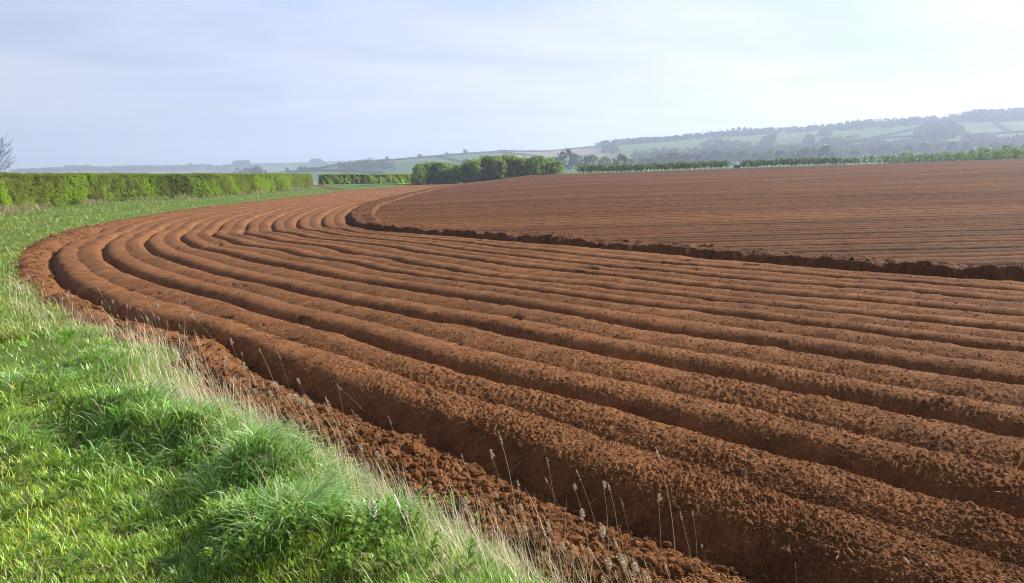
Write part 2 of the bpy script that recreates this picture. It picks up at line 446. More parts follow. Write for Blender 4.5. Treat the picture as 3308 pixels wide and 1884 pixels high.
def build_headland():
    th = np.concatenate([np.arange(-.60, .62, .00095), np.linspace(.622, .95, 90)])
    rs = [3.6]
    while rs[-1] < 238:
        r = rs[-1]; rs.append(r + min(r * r * .00021, .052 if r < 40 else .052 + (r - 40) * .006))
    rs = np.array(rs)
    cth = th[::5]; crs = rs[::5]
    if cth[-1] != th[-1]: cth = np.append(cth, th[-1])
    if crs[-1] != rs[-1]: crs = np.append(crs, rs[-1])
    CT, CR = np.meshgrid(cth, crs)
    cx, cy = CR * np.sin(CT), CR * np.cos(CT)
    tb = upsample(crs, cth, bedno(cx, cy), rs, th)
    ed = upsample(crs, cth, edge_dist(cx, cy), rs, th)
    TH, RS = np.meshgrid(th, rs)
    x, y = RS * np.sin(TH), RS * np.cos(TH)
    dr = np.gradient(rs)[:, None]; dth = np.gradient(th)[None, :]
    gt = np.hypot(np.gradient(tb, axis=0) / dr, np.gradient(tb, axis=1) / (dth * RS))
    wid = np.clip(1 / np.maximum(gt, .2), .6, 2.4)
    edn = ed + .12 * vnoise(x / .5, y / .5, 5) + .06 * vnoise(x / .17, y / .17, 6)
    keep = (edn > -.35) & (tb < HEAD_END + .5) & (y < 232)
    sp = np.maximum(RS * .00095, dr)
    sp = np.where(RS > 42, RS * .00095 * 1.5, sp)
    # bed lines wander a little
    tw = tb + .009 * vnoise(x / 1.7, y / 1.7, 11) + .008 * vnoise(x / .45, y / .45, 12)
    lump = .022 * vnoise(x / 2.6, y / 2.6, 15) + .006 * vnoise(x / .9, y / .9, 13) + .008 * vnoise(x / .35, y / .35, 14)
    inbed = sstep(-.02, .02, tw) * (1 - sstep(9.0, 9.02, tw))
    z = profile(tw, wid) * inbed * (1 - .26 * sstep(9, 17, RS)) + lump * inbed
    # rough clod strip between the grass and the first furrow
    s_out = 1 - sstep(-.03, .03, tw)
    rough = .055 * vnoise(x / .55, y / .55, 21) + .05 * vnoise(x / .24, y / .24, 22) * sstep(1.2, 2.6, .24 / sp) + .03 * np.abs(vnoise(x / .12, y / .12, 23)) * sstep(1.2, 2.6, .12 / sp)
    tv = np.clip(-tw, 0, 1)
    z += s_out * (-.24 * np.exp(-(tv / .15) ** 2) - .085 + rough * sstep(0, .2, tv) + .06 * sstep(.15, .5, tv) - .10 * (1 - sstep(-.2, .25, ed)))
    # the inner bank and the trampled strip behind it
    s_in = sstep(9.0, 9.02, tw); tv = np.clip(tw - 9, 0, 2)
    z += s_in * (-.31 + .47 * sstep(.0, .26, tv + .03 * vnoise(x / .3, y / .3, 45) + .03 * vnoise(x / .11, y / .11, 46)) - .07 * sstep(.25, .9, tv) + (1.15 * rough + .05 * vnoise(x / 1.1, y / 1.1, 31)) * sstep(.1, .25, tv) - .6 * sstep(HEAD_END - .1, HEAD_END + .45, tw))
    # slumped, raked flanks: fine streaks running down across the ridges
    z += .007 * sstep(1, 2.2, .10 / sp) * vnoise((.8 * x + .6 * y) / .38, (-.6 * x + .8 * y) / .10, 35) * inbed
    z += .009 * sstep(1, 2.2, .24 / sp) * vnoise((.8 * x + .6 * y) / .8, (-.6 * x + .8 * y) / .24, 36) * inbed
    # small slumps and holes broken out of the flanks
    vv = 2 * tw - np.floor(2 * tw); flank = 4 * vv * (1 - vv) < .75
    z -= .085 * sstep(.60, .82, vnoise(x / .42, y / .42, 39) * (.7 + .6 * vnoise(x / 2.1, y / 2.1, 44))) * flank * inbed * sstep(1, 2, .42 / sp)
    cr = crumbs(x, y, sp, 40)
    z += cr * (.62 + .5 * sstep(-.35, .45, vnoise(x / .9, y / .9, 37) + .5 * vnoise(x / .3, y / .3, 38)) + .4 * s_in + .4 * s_out)
    z = z + T(x, y)
    tone = 1 + .14 * vnoise(x / 2.3, y / 2.3, 51) + .08 * vnoise(x / .3, y / .3, 52) + rng.normal(0, .19, x.shape)
    strip_tone = 1 - .40 * (s_in * (1 - sstep(HEAD_END - .2, HEAD_END + .2, tw)) + s_out * .25)   # darker over the inner bank and strip, slightly along the grass edge
    cols = np.stack([tone * strip_tone] * 3, -1)
    f, used = grid_faces(keep)
    v = np.stack([x, y, z], -1).reshape(-1, 3)[used]
    me = make_mesh('ploughed_headland', v, f, cols.reshape(-1, 3)[used], True)
    o = link('ploughed_headland', me, M_soil)
    tag(o, 'red brown soil raised into curving ridges along the field margin', 'soil', kind='structure')
    return (th, rs, z.astype(np.float32), tw, ed)
HL = build_headland()
def soil_z(x, y):
    th, rs, z, tw, ed = HL
    a = np.arctan2(x, y); r = np.hypot(x, y)
    j = np.clip(np.searchsorted(th, a), 0, len(th) - 1); i = np.clip(np.searchsorted(rs, r), 0, len(rs) - 1)
    return z[i, j]

# ------------------------------------------------------------------ soil: the straight rows of the main field
def build_field():
    ys = np.concatenate([np.arange(12, 60, .075), np.arange(60, 95, .1125), np.arange(95, 233.5, .225)])
    th = np.concatenate([np.linspace(-.2, .62, 420), np.linspace(.63, .85, 60)])
    ta = np.tan(th)
    x = ys[:, None] * ta[None, :]; y = np.repeat(ys[:, None], len(th), 1)
    cy = ys[::8]; cj = th[::6]
    if cy[-1] != ys[-1]: cy = np.append(cy, ys[-1])
    if cj[-1] != th[-1]: cj = np.append(cj, th[-1])
    gx = cy[:, None] * np.tan(cj)[None, :]; gy = np.repeat(cy[:, None], len(cj), 1)
    tb = upsample(cy, cj, bedno(gx, gy), ys, th)
    ed = upsample(cy, cj, edge_dist(gx, gy), ys, th)
    # far arm: keep to the inside of the innermost furrow
    q = W[9][np.argsort(W[9][:, 1])]
    far = q[q[:, 1] > 45]
    xin = np.interp(y, far[:, 1], far[:, 0])
    keep = np.where(y > 60, x > xin + 1.0, tb > HEAD_END - .35) & (ed > .6)
    rowdir = y + .012 * x + .03 * vnoise(x / 9., y / 40., 61) + .10 * vnoise(x / 45., y / 60., 62)
    row = rowdir / .915
    k = np.round(row); v = row - k
    deep = np.mod(k, 2) == 0
    dep = np.where(deep, .34 + .20 * (_hash(k, k * 0, 63) - .5), .07 + .05 * _hash(k, k * 0, 63)) + .10 * (_hash(np.floor(k / 2), k * 0, 64) > .8) * deep
    z = -dep * np.clip(1 - 2 * np.abs(v), 0, 1) ** 4.0
    sp = np.maximum(.1125, y * .002)
    z += crumbs(x, y, sp * .8, 70, (.22, .45, .9), (.012, .006, .006))
    z += -.55 * (1 - sstep(HEAD_END - .25, HEAD_END + .1, np.where(y > 60, 20, tb)))
    z = z + T(x, y) - .02 - .5 * sstep(231.5, 233.5, y)
    tone = 1 + .46 * (_hash(k, k * 0, 66) - .5) + .26 * (_hash(np.floor(k / 5), k * 0, 69) - .5) + .10 * vnoise(x / 5., y / 3., 67) + rng.normal(0, .08, x.shape) + .12 * vnoise(x / 30., y / 8., 68)  # rows differ in tone; the spread also stands in for sunlit highlights
    f, used = grid_faces(keep)
    P = np.stack([x, y, z], -1).reshape(-1, 3)[used]
    c = np.stack([tone, tone, tone], -1).reshape(-1, 3)[used]
    o = link('ploughed_field', make_mesh('ploughed_field', P, f, c, True), M_field)
    tag(o, 'wide red brown field of straight ploughed rows rising to the right', 'field', kind='structure')
build_field()

# ------------------------------------------------------------------ grass bank
V2 = 3308 / 2557.
TUSS = [(90, 970, .45, .16), (170, 850, .4, .12), (330, 1000, .42, .2), (470, 1075, .36, .2), (640, 1160, .34, .22), (240, 905, .35, .14),
        (560, 1040, .3, .12), (770, 1190, .3, .14), (880, 1260, .25, .1), (60, 1120, .25, .1), (210, 1150, .22, .08), (330, 1290, .2, .07), (720, 1330, .25, .12), (1000, 1330, .22, .08), (150, 800, .35, .1),
        (400, 1125, .26, -.34), (645, 1215, .27, -.38), (95, 1012, .24, -.28), (235, 1120, .18, -.2), (255, 955, .22, -.24), (320, 1340, .16, -.18), (820, 1370, .16, -.2), (500, 1160, .2, -.26)]
def bank0(x, y, ed):
    d = -ed
    r = np.hypot(x, y)
    near = 1 - sstep(6, 17, r)
    dl = d + .38 * vnoise(x / .85, y / .85, 84) + .12 * vnoise(x / .33, y / .33, 85)
    # a grassy berm along the field edge, dropping steeply again to the path side
    return T(x, y) - .1 + .10 * sstep(-.05, 1.5, d) + .40 * near * sstep(.0, 1.15, d) - .27 * sstep(1.15, 1.65, dl) * (1 - sstep(7.5, 12, r))
_p = hit(np.array([t[0] for t in TUSS]) * V2, np.array([t[1] for t in TUSS]) * V2, lambda x, y: bank0(x, y, edge_dist(x, y)), 1.5, 60, 500)
TUSS_W = [(p[0], p[1], t[2], t[3]) for p, t in zip(_p, TUSS)]
def bank(x, y, ed=None):
    if ed is None: ed = edge_dist(x, y)
    z = bank0(x, y, ed)
    r = np.hypot(x, y)
    for tx, ty, s, h in TUSS_W:
        z = z + 0.6 * h * np.exp(-((x - tx) ** 2 + (y - ty) ** 2) / (.72 * s * s))
    z = z + (.05 * vnoise(x / .8, y / .8, 81) + .03 * vnoise(x / .3, y / .3, 82)) * (1 - sstep(8, 30, r)) * sstep(-.1, .3, -ed)
    return z

def build_verge():
    th = np.concatenate([np.linspace(-3.1, -.75, 90), np.linspace(-.74, .5, 520), np.linspace(.51, 3.1, 100)])
    rs = np.geomspace(.25, 245, 420)
    TH, RS = np.meshgrid(th, rs)
    x, y = RS * np.sin(TH), RS * np.cos(TH)
    ed = upsample(rs[::3], th[::3], edge_dist(*(lambda a, b: (b * np.sin(a), b * np.cos(a)))(*np.meshgrid(th[::3], rs[::3]))), rs, th)
    z = bank(x, y, ed)
    z -= .5 * sstep(.05, .5, ed) + .5 * sstep(225, 240, RS)
    keep = (ed < .5) & (y > -60) & (x < 40) & (x > -150)
    f, used = grid_faces(keep)
    o = link('grass_bank', make_mesh('grass_bank', np.stack([x, y, z], -1).reshape(-1, 3)[used], f, None, True), M_verge)
    tag(o, 'green grass margin sloping down to the ploughed soil', 'grass bank', kind='structure')
build_verge()

# ------------------------------------------------------------------ distant land
def build_land():
    th = np.concatenate([np.linspace(-np.pi, -.72, 60)[:-1], np.linspace(-.72, .72, 620), np.linspace(.72, np.pi, 60)[1:]])
    rs = np.concatenate([[.01, 20, 60, 120, 180, 215], np.geomspace(228, 6500, 330)])
    TH, RS = np.meshgrid(th, rs)
    x, y = RS * np.sin(TH), RS * np.cos(TH)
    z = Z(x, y) - 1.1 * (1 - np.where(y > 0, sstep(231, 238, y), 0) * 1.0)
    u = np.clip(x / np.maximum(y, 1), -1.3, 1.3)
    # patchwork of fields: each has its own crop colour
    gx = x / 230. + .35 * np.sin(y / 300.); gy = y / 190. + .4 * np.sin(x / 260.)
    h = _hash(np.floor(gx), np.floor(gy), 5)
    pal = np.array([(.085, .15, .035), (.10, .17, .04), (.075, .13, .035), (.12, .18, .05), (.095, .16, .05), (.15, .165, .07)])
    c = pal[np.minimum((h * 6).astype(int), 5)]
    px = CX + F * u; el = HOR - F * (z - CAMZ) / np.maximum(y, 1)
    tan = (px > 1610) & (px < 1965) & (RS > 1100) & (el < 509) & (el > 484)
    c = np.where(tan[..., None], np.array((.25, .20, .12)), c)
    f, used = grid_faces(np.ones_like(x, bool))
    idx = np.arange(x.size).reshape(x.shape)
    o = link('ground', make_mesh('ground', np.stack([x, y, z], -1).reshape(-1, 3), np.stack([idx[:-1, :-1].ravel(), idx[:-1, 1:].ravel(), idx[1:, 1:].ravel(), idx[1:, :-1].ravel()], 1), c.reshape(-1, 3), True), M_land)
    tag(o, 'green pasture hills across the hazy valley', 'hills', kind='structure')
build_land()
# ------------------------------------------------------------------ vegetation helpers
ONES = 'zeroth first second third fourth fifth sixth seventh eighth ninth tenth eleventh twelfth thirteenth fourteenth fifteenth sixteenth seventeenth eighteenth nineteenth'.split()
TENS = {2: 'twent', 3: 'thirt', 4: 'fort', 5: 'fift', 6: 'sixt', 7: 'sevent', 8: 'eight', 9: 'ninet'}
def nth(k):
    if k < 20: return ONES[k]
    a, b = divmod(k, 10)
    return TENS[a] + 'ieth' if b == 0 else TENS[a] + 'y-' + ONES[b]

def blades(geo, base, az, L, w, l0, l1, col, tip=1.15, twist=None):
    """curved tapering blades; az direction they lean, l0/l1 angle from upright at foot and tip"""
    n_ = len(base)
    if n_ == 0: return
    s = np.array([0, .36, .7, 1.0]); wd = np.array([1, .9, .6])
    ds = np.diff(s)
    ang = l0[:, None] + (l1 - l0)[:, None] * (s[None, :-1] + ds / 2)
    hor = np.concatenate([np.zeros((n_, 1)), np.cumsum(np.sin(ang) * ds, 1)], 1) * L[:, None]
    ver = np.concatenate([np.zeros((n_, 1)), np.cumsum(np.cos(ang) * ds, 1)], 1) * L[:, None]
    ca, sa = np.cos(az)[:, None], np.sin(az)[:, None]
    P = np.stack([base[:, 0:1] + hor * ca, base[:, 1:2] + hor * sa, base[:, 2:3] + ver], -1)
    tw = az + np.pi / 2 + (rng.normal(0, .5, n_) if twist is None else twist)
    sd = np.stack([np.cos(tw), np.sin(tw), np.zeros(n_)], -1)[:, None, :] * (w[:, None] * wd[None] / 2)[..., None]
    V_ = np.empty((n_, 7, 3), np.float32)
    V_[:, 0:6:2] = P[:, :3] - sd; V_[:, 1:6:2] = P[:, :3] + sd; V_[:, 6] = P[:, 3]
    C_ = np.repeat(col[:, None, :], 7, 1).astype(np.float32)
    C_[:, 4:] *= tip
    o = np.arange(n_)[:, None] * 7
    q = np.concatenate([o + np.array([0, 1, 3, 2]), o + np.array([2, 3, 5, 4])])
    t = o + np.array([4, 5, 6])
    geo.add(V_.reshape(-1, 3), [q, t], C_.reshape(-1, 3))

def quads(geo, P, size, col, up=.25, aspect=1.0, pref=None):
    """randomly turned leaf faces (a folded diamond) at points P"""
    n_ = len(P)
    nrm = rng.normal(0, 1, (n_, 3)); nrm[:, 2] += up
    if pref is not None: nrm += pref
    nrm /= np.linalg.norm(nrm, axis=1)[:, None]
    a = np.cross(nrm, rng.normal(0, 1, (n_, 3))); a /= np.linalg.norm(a, axis=1)[:, None]
    b = np.cross(nrm, a)
    s = np.broadcast_to(size, (n_,))[:, None] * .5
    V_ = np.stack([P - a * s, P + b * s * aspect * .6 - a * s * .1, P + a * s, P - b * s * aspect * .6 + a * s * .1], 1)
    f = np.arange(n_)[:, None] * 4 + np.arange(4)
    geo.add(V_.reshape(-1, 3), f, np.repeat(col, 4, 0))

def jit(col, n_, v=.15, hue=.06):
    c = np.asarray(col, float)[None, :] * (1 + rng.normal(0, v, (n_, 1)))
    return np.clip(c * (1 + rng.normal(0, hue, (n_, 3))), .004, 1)

def along(poly, m):
    p = np.asarray(poly, float); d = np.concatenate([[0], np.cumsum(np.linalg.norm(np.diff(p[:, :2], axis=0), axis=1))])
    s = np.asarray(m) * d[-1]
    return np.stack([np.interp(s, d, p[:, k]) for k in range(p.shape[1])], 1), d[-1]

def place_on_bank(vx, vy):
    return hit(np.asarray(vx) * V2, np.asarray(vy) * V2, bank_q, 1.2, 80, 700)
# quick lookup of the bank surface
_bx = np.arange(-16, 10, .06); _by = np.arange(-1, 26, .06)
_BX, _BY = np.meshgrid(_bx, _by); _BE = edge_dist(_BX, _BY); _BZ = bank(_BX, _BY, _BE)
def _look(G, x, y):
    fx = np.clip((np.asarray(x) - _bx[0]) / .06, 0, len(_bx) - 1.01); fy = np.clip((np.asarray(y) - _by[0]) / .06, 0, len(_by) - 1.01)
    i = fx.astype(int); j = fy.astype(int); a = fx - i; b = fy - j
    return (G[j, i] * (1 - a) + G[j, i + 1] * a) * (1 - b) + (G[j + 1, i] * (1 - a) + G[j + 1, i + 1] * a) * b
def bank_q(x, y): return _look(_BZ, x, y)
def ed_q(x, y): return _look(_BE, x, y)

# ------------------------------------------------------------------ near grass
G_SHORT = np.array([.26, .42, .042]); G_LONG = np.array([.185, .40, .055]); G_PALE = np.array([.44, .54, .24]); STRAW = np.array([.42, .34, .20])
def tuss_w(x, y):
    w = np.zeros_like(x)
    for tx, ty, s, h in TUSS_W:
        w = np.maximum(w, np.exp(-((x - tx) ** 2 + (y - ty) ** 2) / (1.3 * s * s)) * max(0, min(1, h / .14)))
    return w

def near_grass():
    g = Geo()
    # tufts: blades fanning out from one crown
    n_ = 15000
    th = rng.uniform(-.72, .42, n_); r = 1 / rng.uniform(1 / 22., 1 / 2.3, n_)
    tx, ty = r * np.sin(th), r * np.cos(th); d = -ed_q(tx, ty) + .12 * vnoise(tx / .4, ty / .4, 91)
    k = (d > .13) & (rng.uniform(0, 1, n_) < np.clip(.35 + .6 * vnoise(tx / .55, ty / .55, 92) + tuss_w(tx, ty), .12, 1))
    vx, vy = proj(tx, ty, bank_q(tx, ty) + .1)           # thinner where the nettles stand
    k &= ~((vx > 520) & (vx < 1170) & (vy > 1275) & (rng.uniform(0, 1, n_) < .72))
    tx, ty, d, r = tx[k], ty[k], d[k], r[k]; n_ = len(tx)
    tw = tuss_w(tx, ty)
    size = np.clip(.25 + tw + .35 * (1 - sstep(.3, 1.6, d)) * (tx < .6) + .4 * vnoise(tx / .8, ty / .8, 93), .12, 1.15) * (1 - .3 * sstep(9, 20, r))
    nb = 17; m = n_ * nb
    q = lambda a: np.repeat(a, nb)
    rad = np.abs(rng.normal(0, 1, m)) * q(.018 + .045 * size); az0 = rng.uniform(0, 2 * np.pi, m)
    x, y = q(tx) + rad * np.cos(az0), q(ty) + rad * np.sin(az0)
    out = np.clip(rad / q(.05 + .05 * size), 0, 1)
    gx = tuss_w(tx + .05, ty) - tuss_w(tx - .05, ty); gy = tuss_w(tx, ty + .05) - tuss_w(tx, ty - .05); gn = np.hypot(gx, gy) + 1e-4
    wx = .55 - gx / gn * np.minimum(1, gn * 6) * .35; wy = -.22 - gy / gn * np.minimum(1, gn * 6) * .35
    dx = np.cos(az0) * (.5 + out) + q(wx * np.clip(size, .2, 1)) * 1.2 + rng.normal(0, .2, m); dy = np.sin(az0) * (.5 + out) + q(wy * np.clip(size, .2, 1)) * 1.2 + rng.normal(0, .2, m)
    base = np.stack([x, y, bank_q(x, y) - .012], 1)
    hue = rng.uniform(0, 1, n_)[:, None]
    ct = np.where(size[:, None] > .55, G_LONG * (1 - hue * .35) + G_PALE * hue * .35, G_SHORT * (1 - hue * .3) + G_LONG * hue * .3) * (1 + rng.normal(0, .14, (n_, 1)))
    c = np.repeat(ct, nb, 0) * (1 + rng.normal(0, .20, (m, 1))); pl = rng.uniform(0, 1, m) < .10 + .14 * q(np.minimum(size, 1)); c[pl] = jit(G_PALE, pl.sum(), .2)
    dd = rng.uniform(0, 1, m) < q(.03 + .10 * (1 - sstep(.1, 1.0, d))); c[dd] = jit(STRAW, dd.sum(), .2)
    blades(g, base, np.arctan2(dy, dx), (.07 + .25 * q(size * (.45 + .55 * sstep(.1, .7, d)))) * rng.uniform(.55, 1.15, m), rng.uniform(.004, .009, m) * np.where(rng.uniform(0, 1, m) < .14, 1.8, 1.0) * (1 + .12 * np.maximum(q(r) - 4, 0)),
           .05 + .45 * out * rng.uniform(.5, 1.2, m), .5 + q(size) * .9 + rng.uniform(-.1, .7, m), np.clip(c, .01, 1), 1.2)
    # short sward between them
    n_ = 150000
    th = rng.uniform(-.72, .42, n_); r = 1 / rng.uniform(1 / 22., 1 / 2.3, n_)
    x, y = r * np.sin(th), r * np.cos(th)
    d = -ed_q(x, y) + .14 * vnoise(x / .4, y / .4, 91)
    k = (d > .02) & (rng.uniform(0, 1, n_) < np.clip(.5 + .8 * d / .5, 0, 1)); x, y, d, r = x[k], y[k], d[k], r[k]; m = len(x)
    pale = sstep(.1, .8, vnoise(x / 1.1, y / 1.1, 94) + .35)[:, None]
    c = jit(G_SHORT, m, .24, .10) * (1 + .45 * pale * np.array([1.2, .5, .4]))
    dead = rng.uniform(0, 1, m) < .05 + .30 * sstep(.35, .8, vnoise(x / .45, y / .45, 90)); c[dead] = jit(STRAW, dead.sum(), .2)
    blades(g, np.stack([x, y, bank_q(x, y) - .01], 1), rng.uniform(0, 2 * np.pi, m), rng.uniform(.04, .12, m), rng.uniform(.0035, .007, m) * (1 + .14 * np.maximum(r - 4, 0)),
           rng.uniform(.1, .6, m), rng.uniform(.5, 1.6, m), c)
    o = link('grass', g.mesh('grass'), M_grass); tag(o, 'lush green tufted grass covering the near bank', 'grass', kind='stuff')
    # dead straw along the lip of the bank
    n_ = 56000
    th = rng.uniform(-.62, .42, n_); r = 1 / rng.uniform(1 / 24., 1 / 2.5, n_)
    x, y = r * np.sin(th), r * np.cos(th); d = -ed_q(x, y)
    pr = np.exp(-((d - .32) / .48) ** 2) * (.50 + .9 * (1 - sstep(-3.6, -1.2, x)) - .38 * sstep(-.6, .6, x) + .5 * vnoise(x / .6, y / .6, 95))
    k = (rng.uniform(0, 1, n_) < pr * (1 - .75 * sstep(-.3, .7, x))) & (d > -.22); x, y, r = x[k], y[k], r[k]; m = len(x)
    g = Geo()
    az = np.pi * .80 + rng.normal(0, .6, m)
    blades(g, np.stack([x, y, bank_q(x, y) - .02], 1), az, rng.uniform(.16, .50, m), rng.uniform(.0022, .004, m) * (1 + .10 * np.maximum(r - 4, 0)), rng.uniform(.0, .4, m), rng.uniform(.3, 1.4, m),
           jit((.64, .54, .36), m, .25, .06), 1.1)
    # loose dead wisps lying in the green
    m = 4200; th = rng.uniform(-.66, .38, m); r = 1 / rng.uniform(1 / 12., 1 / 2.5, m); x, y = r * np.sin(th), r * np.cos(th)
    k = -ed_q(x, y) > 0; x, y = x[k], y[k]; m = len(x)
    blades(g, np.stack([x, y, bank_q(x, y) + rng.uniform(.02, .09, m)], 1), rng.uniform(0, 6.28, m), rng.uniform(.05, .2, m), rng.uniform(.003, .005, m), rng.uniform(1.0, 1.5, m), rng.uniform(1.3, 1.8, m), jit((.5, .40, .25), m, .2), 1.05)
    # odd bits of straw on the bare soil
    m = 700; th = rng.uniform(-.5, .66, m); r = 1 / rng.uniform(1 / 16., 1 / 4.2, m); x, y = r * np.sin(th), r * np.cos(th)
    k = edge_dist(x, y) > .3; x, y = x[k], y[k]; m = len(x)
    blades(g, np.stack([x, y, soil_z(x, y) + .012], 1), rng.uniform(0, 6.28, m), rng.uniform(.03, .09, m), rng.uniform(.003, .006, m), np.full(m, 1.45), np.full(m, 1.6), jit((.55, .42, .24), m, .25), 1.0)
    o = link('dead_grass', g.mesh('dead_grass'), M_straw); tag(o, 'pale dead grass along the lip of the bank', 'dead grass', kind='stuff')
near_grass()

def margin_grass():
    """the mown strip between the hedge and the soil"""
    g = Geo(); n_ = 90000
    th = rng.uniform(-.66, -.10, n_); r = 1 / rng.uniform(1 / 150., 1 / 15., n_)
    x, y = r * np.sin(th), r * np.cos(th)
    ed = edge_dist(x, y); k = (ed < .1 + .1 * vnoise(x, y, 96)) & (y < 225); x, y, r, ed = x[k], y[k], r[k], ed[k]; m = len(x)
    z = bank(x, y, ed)
    tuft = sstep(.1, .8, vnoise(x / 1.6, y / 1.6, 97) + .3 * vnoise(x / .5, y / .5, 98))
    c = jit((.25, .34, .06), m, .2, .1) * (1 + .5 * sstep(0, .8, vnoise(x / 3, y / 1.5, 99))[:, None] * np.array([.8, .35, .5]))
    dd = rng.uniform(0, 1, m) < .10; c[dd] = jit((.36, .30, .17), dd.sum(), .2)
    blades(g, np.stack([x, y, z - .01], 1), rng.uniform(0, 6.28, m), (rng.uniform(.07, .15, m) + .10 * tuft) * (1 + r / 120), .006 * (1 + .10 * r), rng.uniform(.2, .7, m), rng.uniform(.8, 1.7, m), c)
    o = link('grass', g.mesh('grass'), M_grass); tag(o, 'short green grass on the strip below the hedge', 'grass', kind='stuff')
margin_grass()

# ------------------------------------------------------------------ soil crumbs and clods
def crumb_field():
    v0, f0 = ico()
    g = Geo()
    v1, f1 = ico_sub(1)
    def scatter(x, y, size, z, tone, fine=False):
        m = len(x); v0, f0 = (v1, f1) if fine else ico(); k0 = len(v0)
        S = size[:, None] * rng.uniform(.65, 1.25, (m, 3)) * np.array([1, 1, .75])
        a = rng.uniform(0, 6.28, m); ca, sa = np.cos(a)[:, None], np.sin(a)[:, None]
        ph = rng.uniform(0, 60, (m, 1))
        rough = rng.normal(0, .16, (m, k0)) if not fine else .34 * vnoise(v0[None, :, 0] * 1.9 + ph + v0[None, :, 2], v0[None, :, 1] * 1.9 - v0[None, :, 2] * .8, 211) + rng.normal(0, .07, (m, k0))
        vv = v0[None] * (1 + rough[..., None]) * S[:, None, :]
        X = vv[..., 0] * ca - vv[..., 1] * sa; Y = vv[..., 0] * sa + vv[..., 1] * ca
        P = np.stack([X + x[:, None], Y + y[:, None], vv[..., 2] + z[:, None]], -1)
        g.add(P.reshape(-1, 3), (np.arange(m)[:, None, None] * k0 + f0[None]).reshape(-1, 3), np.repeat(tone[:, None] * np.ones((1, 3)), k0, 0))
    th_, rs_, z_, tw_, ed_ = HL
    def bed_at(x, y):
        j = np.clip(np.searchsorted(th_, np.arctan2(x, y)), 0, len(th_) - 1); i = np.clip(np.searchsorted(rs_, np.hypot(x, y)), 0, len(rs_) - 1)
        return tw_[i, j], ed_[i, j]
    # fine crumbs over the ridges
    n_ = 210000
    th = rng.uniform(-.6, .68, n_); r = 1 / rng.uniform(1 / 22., 1 / 4., n_); x, y = r * np.sin(th), r * np.cos(th)
    t, e = bed_at(x, y); u = 2 * t - np.floor(2 * t)
    k = (e > .1) & (t > 0) & (t < 9) & (rng.uniform(0, 1, n_) < .35 + .9 * np.abs(2 * u - 1) ** 2)
    x, y, r = x[k], y[k], r[k]; m = len(x)
    scatter(x, y, rng.lognormal(-5.02, .38, m) * (1 + .012 * r), soil_z(x, y) + .002, 1 + rng.normal(0, .10, m))
    # rougher lumps along the grass edge and on the inner strip
    n_ = 60000
    th = rng.uniform(-.6, .68, n_); r = 1 / rng.uniform(1 / 45., 1 / 3.8, n_); x, y = r * np.sin(th), r * np.cos(th)
    t, e = bed_at(x, y)
    k = (((t < .02) & (e > -.12)) | ((t > 9.14) & (t < HEAD_END + .05)))
    x, y, r, t = x[k], y[k], r[k], t[k]; m = len(x)
    scatter(x, y, np.minimum(rng.lognormal(-4.25, .55, m), .055) * (1 + .012 * r), soil_z(x, y) + .002, 1 - .12 * (t > 9) + rng.normal(0, .10, m), True)
    o = link('soil_crumbs', g.mesh('soil_crumbs'), M_clod); tag(o, 'loose red brown soil crumbs scattered over the ridges', 'soil', kind='stuff')
crumb_field()

